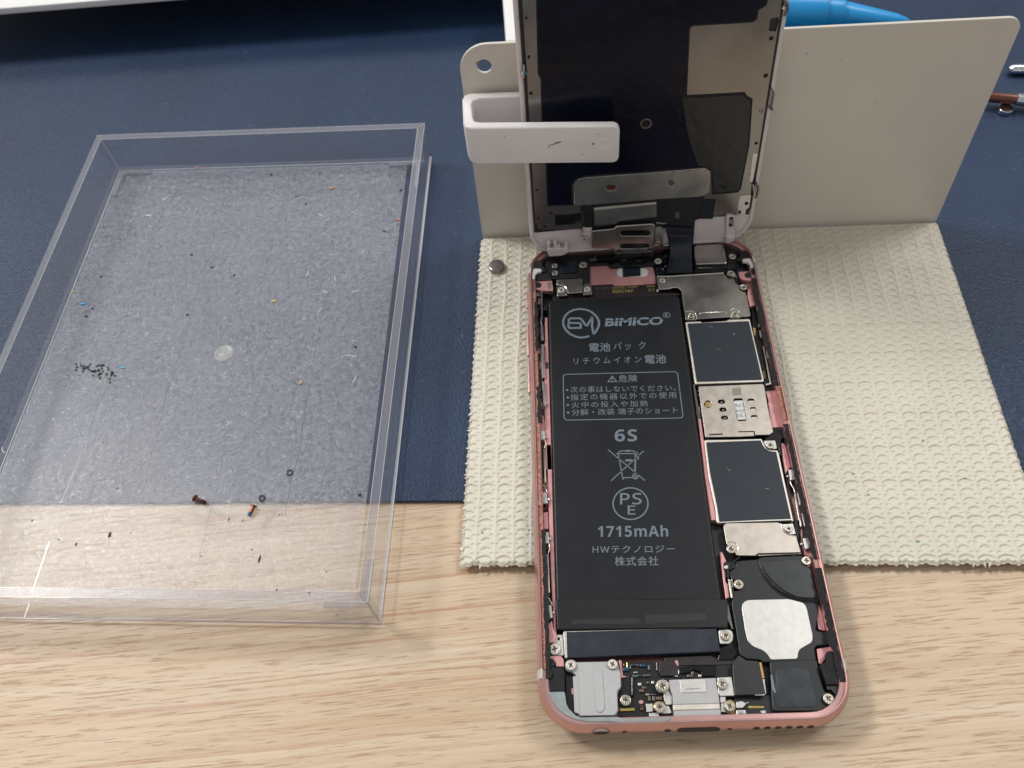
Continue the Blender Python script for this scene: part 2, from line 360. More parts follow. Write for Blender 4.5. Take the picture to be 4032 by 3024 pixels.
def grip_material():
    m = mat('cream_pvc_grip', (220,214,197), .5, 0, var=.045, vscale=35, bump=.5, bscale=1800, spec=.8, bdist=.00012)
    nt = m.node_tree; N = nt.nodes; L = nt.links; p = N['Principled BSDF']
    at = N.new('ShaderNodeAttribute'); at.attribute_name = 'dimple'
    mr = N.new('ShaderNodeMapRange'); mr.inputs[3].default_value = .55; mr.inputs[4].default_value = .28; L.new(at.outputs['Fac'], mr.inputs[0]); L.new(mr.outputs[0], p.inputs['Roughness'])
    return m

# ================================================================== setting: desk
wood = wood_material()
desk = link('table_top', curve_mesh([[(-900,-75),(900,-75),(900,900),(-900,900)]], -25, -1.2, 1.0), wood); tag(desk, kind='structure')
floor = link('floor', frommesh([(-3000,-3000,-740),(3000,-3000,-740),(3000,3000,-740),(-3000,3000,-740)], [(0,1,2,3)]), mat('grey_floor_covering', (48,45,44), .7, var=.1, vscale=20), smooth=None); tag(floor, kind='structure')
# the leatherette sheet covers the back of the desk, its front edge a millimetre-thick step
mat_front = WORLD.at('px', [(0,1981),(1850,1972)], 0)
dx = (mat_front[1][1]-mat_front[0][1])/(mat_front[1][0]-mat_front[0][0])
yf = lambda x: mat_front[0][1]+dx*(x-mat_front[0][0])
dm = link('desk_mat', curve_mesh([[(-700,yf(-700)),(700,yf(700)),(700,880),(-700,880)]], -1.2, 0, .35, 2), leather_material())
tag(dm, 'large navy blue leatherette mat covering the back of the wooden desk', 'desk mat')
# wood in front: a 1.1 mm packer is not needed, objects in front stand on the laminate at z = -1.2

# ================================================================== white slab at the back left
f = WORLD
sl = thing('white_shelf', 'long white raised shelf edge in the far corner, shading the blue mat under it', 'shelf')
shape('panel', [(-262,268.3),(60,268.8),(60,520),(-262,520)], 17.2, 20, white_m, sl, .5, seg=2)
for x, y in ((-250,480),(40,480),(40,330)):
    link('leg', curve_mesh([circ((x,y),8)], 0, 17.3, .4), white_m, sl)
wc = shape('white_case', [(-4.7,223),(34,222),(34,330),(-8.8,330)], 0, 20, white_m, None, 1.2, seg=2)
tag(wc, 'white plastic case lying behind the upright metal plate and the display', 'case')

# ================================================================== blue pen with stepped nozzle
def turned(prof, p0, p1, n=28):
    """prof: (radius, position 0..1) turned about the line p0-p1"""
    p0 = np.array(p0, float); p1 = np.array(p1, float)
    return tube_mesh([p0+(p1-p0)*t for r, t in prof], [r for r, t in prof], n)
pen = thing('bottle', 'bright blue plastic bottle or pen with a stepped tapering tip behind the upright plate', 'bottle')
A0, A1 = (60,252.5,7.4), (112.5,245.0,6.9)
link('barrel', turned([(7.2,0),(7.3,.02),(6.8,.965),(6.5,.98)], A0, A1), blue_m, pen)
link('collar', turned([(5.6,0),(5.8,.05),(5.5,.9),(5.2,1)], (110.5,245.3,6.6), (117.5,244.2,6.4)), blue_m, pen)
link('nozzle', turned([(4.7,0),(4.6,.1),(2.6,.8),(1.5,.97),(.9,1)], (116,244.4,6), (141,240.4,3.2)), blue_m, pen)

# ================================================================== two rods at the right edge
rod = thing('steel_rod', 'shiny steel rod end poking out beyond the upright plate, upper of the two', 'rod')
link('shaft', turned([(1.0,0),(1.6,.012),(1.7,.03),(1.7,1)], (167.6,211.9,1.8), (235,206,1.8), 20), chrome, rod)
rod2 = thing('magnetic_pickup', 'brown rod with steel end and small round magnet under it, lower right of the plate', 'tool')
link('shaft', turned([(1.2,0),(1.65,.02),(1.7,.05),(1.7,1)], (155,196.6,3.4), (163.9,194.2,3.4), 20), copper_m, rod2)
link('sleeve', turned([(1.85,0),(1.9,.005),(1.9,1)], (163.6,194.3,3.4), (230,176.6,3.4), 20), chrome, rod2)
link('magnet', lathe_mesh([(2.1,0),(2.3,.2),(2.3,1.5),(2.1,1.7)], 28, (160.6,192.6)), chrome, rod2)

# ================================================================== phone holder: base plate, upright plate, grip liner, clamp arm
def on_frame(me, fr, parent_frame):
    M3 = parent_frame.R.T@fr.R; T = parent_frame.R.T@(fr.o-parent_frame.o)
    for v_ in me.vertices: v_.co = tuple(M3@np.array(v_.co)+T)
    return me
def blob(c, rx, ry, n=14, j=.35, rot=0):
    k = [1+random.uniform(-j, j) for _ in range(n)]
    return [(c[0]+cos(rot)*rx*k[i]*cos(2*pi*i/n)-sin(rot)*ry*k[i]*sin(2*pi*i/n), c[1]+sin(rot)*rx*k[i]*cos(2*pi*i/n)+cos(rot)*ry*k[i]*sin(2*pi*i/n)) for i in range(n)]
HF = Frame((-14.0,148.1,0), (0,0,rad(-2.1)))
holder = thing('phone_holder', 'cream steel L-shaped repair holder with ridged grip liner and white clamp arm', 'holder', HF)
W0 = 138.5; D0 = 107.5
shape('base_plate', [(0,-D0),(W0,-D0),(W0,1.2),(0,1.2)], .0, 1.0, plate_m, holder, .25, r=2.5)
# upright plate: drawn in its own plane, leaning back 3 degrees
PF = Frame(HF.o+HF.R@np.array([0,1.0,1.0]), (rad(87), 0, rad(-2.1)))
up = rnd([(0,0),(W0,0),(W0+.8,66.2),(.8,66.8)], .01, 1)
def arc_corner(c, r, a0, a1, n=8): return [(c[0]+r*cos(rad(a0+(a1-a0)*k/n)), c[1]+r*sin(rad(a0+(a1-a0)*k/n))) for k in range(n+1)]
upl = [(0,-.6),(W0,-.6)]+arc_corner((W0-3.6,62.4), 3.6, 0, 90)+arc_corner((7.8,59.0), 7.4, 90, 180)
hole = circ(PF.at('px', [(1906,262)])[0], 1.95, 28)
me = curve_mesh([upl, hole], -1.0, 0, .22, 2)
me.transform(__import__('mathutils').Matrix([[*(HF.R.T@PF.R)[i], (HF.R.T@(PF.o-HF.o))[i]] for i in range(3)]+[[0,0,0,1]]))
link('upright_plate', me, plate_m, holder)
sc_ = []
for zc_, c_, rx_, ry_, ro_ in (('S',(417,320),.55,.09,.7),('S',(620,355),.2,.08,.3),('S',(830,610),.15,.1,0),('S',(1500,250),.2,.06,.5),('c',(262,505),.35,.3,0),('S',(1100,900),.12,.1,0)):
    c_ = PF.at(zc_, [c_])[0]; link('scuff', on_frame(curve_mesh([blob(c_, rx_, ry_, rot=ro_)], .005, .02, 0), PF, HF), stain, bpy.data.objects['upright_plate'])
# grip liner: embossed non-slip sheet, real relief
nx, ny = 700, 560
gx = np.linspace(-.3, W0+.2, nx); gy = np.linspace(-D0-.6, -.2, ny)
GX, GY = np.meshgrid(gx, gy)
wob = .12*np.sin(GX*.31+GY*.17)+.1*np.sin(GX*.13-GY*.4)
px_, py_ = 4.55, 2.45
u = (GX+wob+1.2)/px_; v = (GY+wob*.6)/py_
ci = np.floor(u); rj = np.floor(v)
fx = (u-ci-.5)*px_; fy = (v-rj-.5)*py_
big = (np.mod(rj, 4) == 0)
hsh = lambda a, b, s: np.modf(np.abs(np.sin(a*12.9898+b*78.233+s)*43758.5453))[0]
jx = (hsh(ci, rj, 0.)-.5)*.4; jy = (hsh(ci, rj, 3.)-.5)*.25
ax = np.where(big, 2.0, 1.5)+(hsh(ci, rj, 7.)-.5)*.3; ay = np.where(big, .95, .82)
def dimp(dx_, dy_, a_, b_, d_):
    """crescent hollow: steep arched far wall, floor rising towards the near side"""
    far = b_*(1-np.clip(np.abs(dx_)/a_, 0, 1)**2)            # arched far boundary
    t = (far-dy_)/.16                                         # 0 at the far wall, grows towards the viewer
    wall = np.clip(t, 0, 1)
    ramp = np.clip(1-(far-dy_)/(far+.62*b_+1e-3), 0, 1)
    return d_*wall*ramp**1.5*(np.abs(dx_) < a_)*np.clip((a_-np.abs(dx_))/.3, 0, 1)
k1 = dimp(fx-jx, fy-jy+.15, ax, ay, np.where(big, .6, .53))
H = -k1; dimple = np.clip(1.3-(((fx-jx)/ax)**2+((fy-jy)/ay)**2), 0, 1)
fy2 = (np.mod(v, 1)-1+(np.mod(v, 1) < .5))*py_
for sgn in (-1, 1):
    k2 = dimp(fx-sgn*1.5-(hsh(ci, np.floor(v+.5), sgn*5.)-.5)*.3, fy2+.1, .62, .5, .5)
    H = np.minimum(H, -k2); dimple = np.maximum(dimple, k2/.45)
rib = np.exp(-((np.abs(fx)-px_/2)/.24)**2)
H = H+.14*rib*(1-.5*dimple)+.05*np.sin(GX*1.7+3*np.sin(GY*.9))*.3
H += rng.normal(0, .008, H.shape)+.02*np.sin(GX*2.9)*np.sin(GY*3.7)
# edge rolls down over the plate
edge = np.minimum(np.minimum(GX+.3, W0+.2-GX), np.minimum(GY+D0+.6, 50))
H -= .75*np.exp(-(edge/.55)**2)
Zg = 1.86+H
Yg = GY-np.where(GY < -D0+.4, .25*np.sin(GX*1.36)+.15*np.sin(GX*4.1), 0)
Xg = GX-np.where(GX < .4, .35*np.maximum(0, np.sin(GY*2.9))+.1*np.sin(GY*7.), 0)
vs = np.column_stack([Xg.ravel(), Yg.ravel(), Zg.ravel()])
idx = np.arange(nx*ny).reshape(ny, nx)
q = np.column_stack([idx[:-1,:-1].ravel(), idx[:-1,1:].ravel(), idx[1:,1:].ravel(), idx[1:,:-1].ravel()])
me = bpy.data.meshes.new('grip'); me.vertices.add(len(vs)); me.vertices.foreach_set('co', vs.ravel())
me.loops.add(q.size); me.loops.foreach_set('vertex_index', q.ravel()); me.polygons.add(len(q)); me.polygons.foreach_set('loop_start', np.arange(0, q.size, 4)); me.update(calc_edges=True)
att = me.attributes.new('dimple', 'FLOAT', 'POINT'); att.data.foreach_set('value', np.clip(dimple, 0, 1).ravel())
grip_m = grip_material()
grip = link('grip_liner', me, grip_m, holder, smooth=80)
# torn fringe along the cut edges
vs, fs = [], []
def spike(x, y, dxx, dyy, wd, z):
    b = len(vs); n = np.array([-dyy, dxx])/max(np.hypot(dxx, dyy), 1e-6)*wd/2
    for p, zz in (((x+n[0], y+n[1]), z+.3), ((x-n[0], y-n[1]), z+.3), ((x+n[0], y+n[1]), z-.35), ((x-n[0], y-n[1]), z-.35),
                  ((x+dxx*.6+n[0]*.6, y+dyy*.6+n[1]*.6), z+.1), ((x+dxx*.6-n[0]*.6, y+dyy*.6-n[1]*.6), z+.1), ((x+dxx, y+dyy), z-.25)):
        vs.append((*p, zz))
    fs.extend([(b, b+1, b+5, b+4), (b+4, b+5, b+6), (b+2, b, b+4), (b+1, b+3, b+5), (b+3, b+2, b+6), (b+2, b+4, b+6), (b+5, b+3, b+6)])
y = -1.6
while y > -D0:
    L_ = random.choice([.25,.4,.7,1.2]); spike(.2, y, -L_, random.uniform(-.5,.5), random.uniform(.5,.9), 1.35)
    if random.random() < .5: spike(W0-.2, y, random.uniform(.2,.6), random.uniform(-.3,.3), .6, 1.3)
    y -= px_/2*random.choice([.5,1,1.4,.8])
x = .5
while x < W0:
    spike(x, -D0-.3, random.uniform(-.5,.5), -random.choice([.3,.5,.8,1.2]), random.uniform(.4,1.1), 1.25)
    x += px_/2*random.choice([.6,1,1.4,2.0])
link('torn_fringe', frommesh(vs, fs), grip_m, holder, smooth=80)
# clamp arm: a U-shaped bar from the plate around the display
CFR = Frame((0,0,0), (0,0,0))
zt, zb = 54.6, 42.6
TOP = lambda pts: WORLD.at('c', pts, zt)
o1 = [(-13.3,150.3),(14,149.4)]
outer = TOP([(140,800),(118,1190)])
outer = [(14,149.2),(14,147.1),(-8.9,147.9),(-10.7,147.2),(-11.1,145.6),(-10.6,140.4),(-10.1,139.0),(-8.8,138.5),(24.0,135.4),(24.6,135.35),(25.1,135.3),(25.6,135.25),(26.0,135.2),(26.35,135.05),(26.6,134.8),(26.6,133.5),(26.35,133.2),(26.0,133.05),(25.6,133.05),(25.1,133.1),(24.6,133.15),(24.0,133.2),(-10.6,136.1),(-12.6,137.1),(-13.2,139.0),(-13.6,148.0),(-13.0,149.7),(-11.6,150.3)]
me = curve_mesh([outer], zb, zt, .55, 3)
Mi = np.array(HF.R.T); zc = (zt+zb)/2; hh = (zt-zb)/2; rr = 2.0; xe = 26.7
for v_ in me.vertices:          # round the free end of the arm
    d_ = v_.co.x-(xe-rr)
    if d_ > 0 and v_.co.y < 136.5: v_.co.z = zc+(v_.co.z-zc)*(hh-rr+math.sqrt(max(rr*rr-d_*d_, 0)))/hh
    d_ = (-13.45+rr)-v_.co.x
    if d_ > 0 and v_.co.y < 140: v_.co.z = zc+(v_.co.z-zc)*(hh-rr*.6+.6*math.sqrt(max(rr*rr-min(d_, rr)**2, 0)))/hh
co = [tuple(Mi@(np.array(v.co)-HF.o)) for v in me.vertices]
for v_, c_ in zip(me.vertices, co): v_.co = c_
# front face corners are rounded: pull the free end in
arm = link('clamp_arm', me, clamp_m, holder, smooth=35)
# marks on the arm's front face (its own plane)
p0 = np.array([-10.6,136.1,zb]); p1 = np.array([26.1,133.0,zb]); ang = math.atan2(p1[1]-p0[1], p1[0]-p0[0])
AF = Frame(p0, (rad(90), 0, ang))
marks = []
for (a, b, rx, ry, rot) in ((1085,1355,1.9,.16,.35),(1020,1390,.3,.15,0),(1120,1340,.8,.25,.3),(1485,1358,.35,.3,.5),(555,1280,.16,.16,0),(1535,1252,.18,.14,0),(1580,1245,.14,.12,0),(1375,1468,.2,.14,0)):
    c = AF.at('c', [(a,b)])[0]; marks.append(curve_mesh([blob(c, rx, ry, rot=rot)], .01, .03, 0))
link('stain', on_frame(joined(marks), AF, HF), stain, arm)
c = AF.at('c', [(1605,1365)])[0]
link('moulding_dimple', on_frame(lathe_mesh([(2.1,-.02),(2.05,.03),(1.75,.10),(1.45,.1),(1.2,.02)], 28, c), AF, HF), clamp_m, arm)

mg = link('magnet_disc', lathe_mesh([(2.2,0),(2.45,.15),(2.45,1.2),(2.35,1.42),(2.15,1.5)], 40, (-9.3,135.2)), mag_m, smooth=15)
mg.location.z = 1.9*MM; tag(mg, 'small round grey magnet lying on the grip liner beside the phone corner', 'magnet')
# ground dirt on the liner
cr = []
for zc, pts in (('d',[(1505,555),(360,747),(180,500),(1010,100)]), ('px',[(2082,2087),(1899,2097)])):
    for pt in pts:
        c = WORLD.at(zc, [pt], 2.0)[0]; cr.append(curve_mesh([blob(c, .2, .12)], 1.95, 2.12, .03))
o = link('crumbs_on_grip', joined(cr), debris_m); tag(o, 'few tiny black specks scattered over the cream grip liner', 'crumbs', kind='stuff')
c = WORLD.at('d', [(925,1305)], 1.75)[0]
o = shape('green_smear', blob(c, 1.1, .35, j=.15), 1.5, 1.78, mat('green_smear', (90,140,105), .4), None, .05); tag(o, 'small green smear on the grip liner near its front edge', 'smear')

# ================================================================== clear acrylic tray and what lies in it
TF = Frame((-36.9,26.6,0), (0,0,rad(-1.8)))
sk = lambda p: (p[0], p[1]-.019*p[0])      # the moulded tray is a hair out of square
tray = thing('acrylic_tray', 'clear acrylic open tray with a scratched frosted film on its floor', 'tray', TF)
TW, TD, TH, tt = 113.0, 161.0, 16.0, 2.2
shape('tray_floor', [sk(p) for p in [(-TW+.0,0),(0,0),(0,TD),(-TW,TD)]], .0, 1.9, acrylic_floor, tray, .15)
def wall(name, pts, z0, z1):
    """a wall slab: clear faces, top edge given a pale haze for the light it catches"""
    me = curve_mesh([[sk(p) for p in pts]], z0, z1, .12, 1)
    o = link(name, me, [acrylic, acrylic_e], tray)
    return o
def wall2(x0, y0, x1, y1):
    o = wall('tray_wall', bar(x0, y0, x1, y1), 1.92, TH)
    me = o.data; top = (TH-1.92)*MM
    for p in me.polygons:
        if p.center.z > top*.985: p.material_index = 1
wall2(-TW, TD-tt, 0, TD); wall2(-TW, 0, 0, tt)
wall2(-TW, tt+.02, -TW+tt, TD-tt-.02); wall2(-tt, tt+.02, 0, TD-tt-.02)
# glued corner joints, and pale tubes painted in as glints along the edges
for x, y in ((-TW+tt, TD-tt), (-tt, TD-tt), (-TW+tt, tt), (-tt, tt)):
    sx = -1 if x > -TW/2 else 1; sy = -1 if y > TD/2 else 1; y = sk((x,y))[1]
    link('glued_joint', curve_mesh([[(x,y),(x+1.1*sx,y-.9*sy),(x+1.3*sx,y-.3*sy),(x+.3*sx,y+.5*sy)]] if False else [[(x,y),(x-2.3*sx,y-2.3*sy),(x-2.0*sx,y-2.38*sy),(x+.1*sx,y-.35*sy)]], 1.95, TH-.1, 0), acrylic_joint, tray)
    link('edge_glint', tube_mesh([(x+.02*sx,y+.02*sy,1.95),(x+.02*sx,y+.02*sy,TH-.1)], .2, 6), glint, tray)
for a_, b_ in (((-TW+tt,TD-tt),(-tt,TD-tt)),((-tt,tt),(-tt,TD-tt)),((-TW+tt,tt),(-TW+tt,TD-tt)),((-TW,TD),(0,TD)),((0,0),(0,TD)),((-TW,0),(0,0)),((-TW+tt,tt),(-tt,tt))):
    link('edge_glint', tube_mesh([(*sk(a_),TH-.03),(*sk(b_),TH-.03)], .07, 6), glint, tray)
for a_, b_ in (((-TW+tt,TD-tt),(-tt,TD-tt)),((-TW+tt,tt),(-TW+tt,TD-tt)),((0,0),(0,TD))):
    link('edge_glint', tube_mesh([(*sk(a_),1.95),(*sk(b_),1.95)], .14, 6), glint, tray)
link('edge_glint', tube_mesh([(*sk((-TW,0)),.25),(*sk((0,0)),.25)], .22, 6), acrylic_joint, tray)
# little L-shaped corner feet moulded on the floor
for (cx, cy, sx, sy) in ((-TW+tt+1.0, TD-tt-1.0, 1, -1), (-tt-1.0, TD-tt-1.0, -1, -1), (-tt-1.0, tt+1.0, -1, 1)):
    L_ = 11
    cy = sk((cx,cy))[1]
    outl = [(cx,cy),(cx+sx*L_,cy),(cx+sx*L_,cy+sy*1.5),(cx+sx*1.5,cy+sy*1.5),(cx+sx*1.5,cy+sy*L_*1.1),(cx,cy+sy*L_*1.1)]
    link('corner_foot', curve_mesh([rnd(outl, .5)], 1.93, 3.0, .25, 1), acrylic_e, tray)
# frosted protective film
tl = TF.at('T', [(566,322)], 2.0)[0]; tr_ = TF.at('T', [(1897,320)], 2.0)[0]; br = TF.at('U', [(1548,700)], 2.0)[0]
xl = -TW+tt+.5
film_pts = [sk(p) for p in [(xl, tt+.4), (br[0], tt+.4), (tr_[0], TD-tt-.8), (xl, TD-tt-.6)]]
film = link('protective_film', frommesh([(*p, 2.02) for p in film_pts], [(0,1,2,3)]), film_m, tray, smooth=None)
cre = []
for a in ([('T',(800,370)),('T',(770,470)),('T',(690,690)),('T',(600,960)),('T',(530,1160)),('T',(370,1659)),('U',(275,290)),('U',(205,480))],
          [('T',(1030,500)),('T',(960,760)),('T',(860,1100)),('T',(760,1420)),('T',(700,1659)),('U',(620,260))],
          [('T',(1350,340)),('T',(1290,600)),('T',(1240,780)),('T',(1170,1080)),('T',(1130,1260))],
          [('T',(1545,800)),('T',(1490,1050)),('T',(1440,1350)),('T',(1390,1659)),('U',(1270,210)),('U',(1235,400))],
          [('U',(985,0)),('U',(950,230)),('U',(920,320)),('U',(850,620))]):
    pts = [TF.at(z_, [p_], 2.05)[0] for z_, p_ in a]
    fine = []
    for i in range(len(pts)-1):
        for k in range(6):
            t = k/6; fine.append((pts[i][0]*(1-t)+pts[i+1][0]*t+random.gauss(0,.07), pts[i][1]*(1-t)+pts[i+1][1]*t))
    cre.append(stroke_mesh(fine, .16, 2.03))
link('film_crease', joined(cre), crease_d, film, smooth=None)
scr = []
for z_, p_, q_, wd in (('U',(215,480),(140,700),.55),('U',(128,745),(105,810),.4),('T',(760,460),(782,445),.5),('T',(1615,1183),(1665,1190),.5),('T',(1645,1310),(1660,1285),.5),('T',(1485,527),(1507,530),.4),('T',(1510,885),(1530,890),.4),('T',(675,530),(705,532),.6),('T',(1425,815),(1440,790),.3),('T',(1640,890),(1670,880),.25),('T',(1480,1000),(1500,960),.25),('T',(1560,815),(1565,835),.4),('T',(1640,515),(1690,530),.2),('T',(10,1610),(22,1640),.4),('T',(700,395),(690,410),.3),('T',(800,400),(820,396),.4)):
    a, b = TF.at(z_, [p_, q_], 2.05); m_ = ((a[0]+b[0])/2+random.gauss(0,.15), (a[1]+b[1])/2+random.gauss(0,.15)); scr.append(stroke_mesh([a, m_, b], wd*.5, 2.05))
for _ in range(200):
    x = random.uniform(xl+2, br[0]-1); y = random.uniform(tt+2, TD-tt-2); t = random.uniform(0, pi); l = random.uniform(.2, 1.0)
    scr.append(stroke_mesh([(x,y),(x+l*cos(t)*.5+random.gauss(0,.1),y+l*sin(t)*.5),(x+l*cos(t),y+l*sin(t))], random.uniform(.04,.09), 2.04))
link('film_scratch', joined(scr), crease_l, film, smooth=None)
c = TF.at('T', [(1045,1172)], 2.0)[0]
o = link('glue_spot', lathe_mesh([(2.9,2.03),(2.8,2.1),(2.2,2.12),(2.1,2.08),(1.1,2.08),(1.0,2.12),(.1,2.12)], 28, c), clear_material('dried_glue', .12, hazec=(.7,.7,.62), rough=.35), film)
# coloured flecks and crumbs
def fleck(zone, p, rx, ry, m, label, nm='flake'):
    c = TF.at(zone, [p], 2.1)[0]
    o = link(nm, curve_mesh([blob(c, rx, ry, 9, .4)], 2.06, 2.3, .05), m, None, TF); tag(o, label, nm, group='coloured flakes in the tray')
fm = {n: mat(n+'_flake', c, .5) for n, c in dict(sky_blue=(70,165,215), ochre=(176,158,104), brick=(180,104,86), rust=(196,128,108)).items()}
fleck('T', (384,944), .9, .55, fm['sky_blue'], 'bright blue flake at the left side of the tray floor, beside two black crumbs')
fleck('T', (572,1240), .75, .5, fm['sky_blue'], 'pale blue flake right of the black smudge in the tray')
fleck('T', (1276,932), .8, .5, fm['ochre'], 'ochre flake in the middle right of the tray floor')
fleck('T', (1404,1313), .6, .5, fm['ochre'], 'ochre flake above the two black rings, lower right of the tray')
fleck('T', (922,308), .7, .45, fm['brick'], 'brick red flake at the far wall of the tray')
fleck('T', (1385,440), .7, .4, mat('brown_flake', (112,104,92), .6), 'brown flake near the far right corner of the tray')
fleck('T', (1860,550), .9, .5, fm['rust'], 'rust coloured flake at the right edge of the film')
fleck('T', (345,888), .6, .35, fm['ochre'], 'small ochre flake at the left wall of the tray')
fleck('T', (1545,405), .9, .5, fm['rust'], 'faint rust flake near the far end of the tray floor')
cr = []
for p in ((432,966),(403,1003),(893,715),(990,773),(1870,414),(1428,477),(1082,186),(875,995),(1265,340),(1092,810),(1792,605),(1660,1145),(470,818)):
    c = TF.at('T', [p], 2.1)[0]; cr.append(curve_mesh([blob(c, .38, .28, 8)], 2.05, 2.35, .06))
for p, rx, ry in (((478,452),.45,.7),((1132,550),.25,1.0),((512,246),.2,.15),((1216,362),.2,.16),((258,470),.3,.15),((332,490),.2,.4),((1567,275),.3,.5),((997,382),.14,.4),((1058,388),.12,.3),((1097,513),.14,.14),((140,387),.2,.2),((1348,702),.2,.2),((1205,688),.2,.2),((877,543),.2,.12),((375,572),.14,.14),((1420,610),.14,.14),((1466,797),.2,.12),((572,437),.1,.1)):
    c = TF.at('U', [p], 2.1)[0]; cr.append(curve_mesh([blob(c, rx, ry, 9, .5)], 2.05, 2.3, .05))
for k in range(46):       # the smudge of ground crumbs
    t = random.random(); x = 350+180*t+random.gauss(0,8); y = 1235+38*t+random.gauss(0, 12+6*t)
    c = TF.at('T', [(x,y)], 2.1)[0]; cr.append(curve_mesh([blob(c, random.uniform(.15,.42), random.uniform(.12,.36), 7, .5)], 2.05, 2.4, .06))
o = link('black_crumbs', joined(cr), debris_m, None, TF); tag(o, 'black crumbs and a smudge of ground debris scattered on the tray floor', 'crumbs', kind='stuff')
# two loose screws
def loose_screw(name, head, tip, label, tipm, bodym):
    h = TF.at('X', [head], 2.9)[0]; t = TF.at('X', [tip], 2.7)[0]
    s = thing(name, label, 'screw', TF, group='loose screws in the tray')
    h3 = np.array([*h, 3.05]); t3 = np.array([*t, 2.75]); d = (t3-h3)
    link('head', tube_mesh([h3, h3+d*.02, h3+d*.1, h3+d*.13], [.75,.95,.95,.6], 18), bodym, s)
    me = tube_mesh([h3+d*.13, h3+d*.66, h3+d*.7], [.52,.52,.42], 14); link('shank', me, bodym, s)
    n = 9; pts = [h3+d*(.7+.3*k/n) for k in range(n+1)]; rr = [.44 if k % 2 else .56 for k in range(n+1)]; rr[-1] = .35
    link('thread', tube_mesh(pts, rr, 14), tipm, s)
loose_screw('screw', (272,672), (462,752), 'dark bronze screw lying on the film, left of the two', bronze, bronze)
loose_screw('screw', (1250,790), (1165,965), 'copper coloured screw with blue thread lock on its tip', blue_lock, mat('copper_screw', (140,88,74), .22, .85, var=.15, vscale=1500))
for p, lb in (((1826,252),'upper small black rubber ring near the long crease'),((1376,670),'lower small black rubber ring just above the copper screw')):
    c = TF.at('X', [p], 2.3)[0]; n = 26
    pts = [(c[0]+.75*cos(2*pi*k/n), c[1]+.75*sin(2*pi*k/n), 2.35) for k in range(n+1)]
    o = link('rubber_ring', tube_mesh(pts, 0.17, 8, False), blackp, None, TF); tag(o, lb, 'ring', group='rubber rings in the tray')

# ================================================================== the opened phone
PW, PL = 67.1, 138.3
phone = thing('opened_phone', 'opened rose gold phone with black battery, circuit shields and screws showing', 'phone', Frame((PW/2, PL/2, 2.0)))
OFF[phone.name] = np.array([PW/2, PL/2, 2.0])
def ph(pts_list): return pts_list
def rrect(d, n=9, R0=10.0):
    r = max(R0-d, .6); x0, y0, x1, y1 = d, d, PW-d, PL-d; out = []
    for cx, cy, a0 in ((x1-r, y0+r, -90), (x1-r, y1-r, 0), (x0+r, y1-r, 90), (x0+r, y0+r, 180)):
        for k in range(n+1): a = rad(a0+90*k/n); out.append((cx+r*cos(a), cy+r*sin(a)))
    return out
prof = [(4.2,2.0),(2.4,2.04),(1.1,2.4),(.4,3.2),(.03,4.2),(0,4.8),(.12,5.7),(.36,6.6),(.68,7.3),(.92,7.75),(1.05,7.93),(1.16,8.0),(1.36,8.0),(1.43,7.9),(1.45,7.2),(2.5,7.12),(2.6,7.0),(2.62,3.0)]
vs = []; fs = []
for d, z in prof: vs += [(*p, z) for p in rrect(d)]
n = len(rrect(0))
for i in range(len(prof)-1):
    for k in range(n): fs.append((i*n+k, i*n+(k+1) % n, (i+1)*n+(k+1) % n, (i+1)*n+k))
fs.append(tuple(reversed(range(n)))); fs.append(tuple(range((len(prof)-1)*n, len(prof)*n)))
shell = link('back_shell', frommesh(vs, fs), pink, phone, smooth=28)
A = WORLD.at
# antenna bands: short runs of the side profile, slightly proud
def side_run(y0, y1, side, m, name, grow=.04, plist=None, parent=None):
    pr = plist or [(p, z) for p, z in prof[2:13]]; vs = []; fs = []
    ys = np.linspace(y0, y1, 6)
    for y in ys:
        for d, z in pr:
            # follow the rounded corner where the band sits on it
            r = 10-d; dy = min(y-0, PL-y)
            off = d
            if dy < 10: off = 10-math.sqrt(max(r*r-(10-dy)**2, 0.0)) if dy > d else 10
            x = off-grow
            vs.append((x if side < 0 else PW-x, y, z+grow*.5))
    k = len(pr)
    for i in range(len(ys)-1):
        for j in range(k-1): fs.append((i*k+j, i*k+j+1, (i+1)*k+j+1, (i+1)*k+j))
    return link(name, frommesh(vs, fs), m, parent or shell, smooth=60)
for (z_, a, b, s) in (('A',(195,745),(195,845),-1),('B',(1925,560),(1925,660),1),('a',(115,72),(115,135),-1),('a',(2150,8),(2150,78),1)):
    ya = A(z_, [b], 6)[0][1]; yb = A(z_, [a], 6)[0][1]; side_run(ya, yb, s, band, 'antenna_band')
for y0, y1 in ((A('C',[(105,430)],5)[0][1], A('C',[(105,100)],5)[0][1]), (A('C',[(115,835)],5)[0][1], A('C',[(115,495)],5)[0][1])):
    shape('volume_button', rnd([(-.4,y0),(.3,y0),(.3,y1),(-.4,y1)], .3), 3.9, 6.1, pink, shell, .3)
y0, y1 = A('A',[(150,1380)],5)[0][1], A('A',[(150,1140)],5)[0][1]
shape('mute_switch', rnd([(-.3,y0),(.3,y0),(.3,y1),(-.3,y1)], .3), 4.0, 5.6, pink, shell, .2)
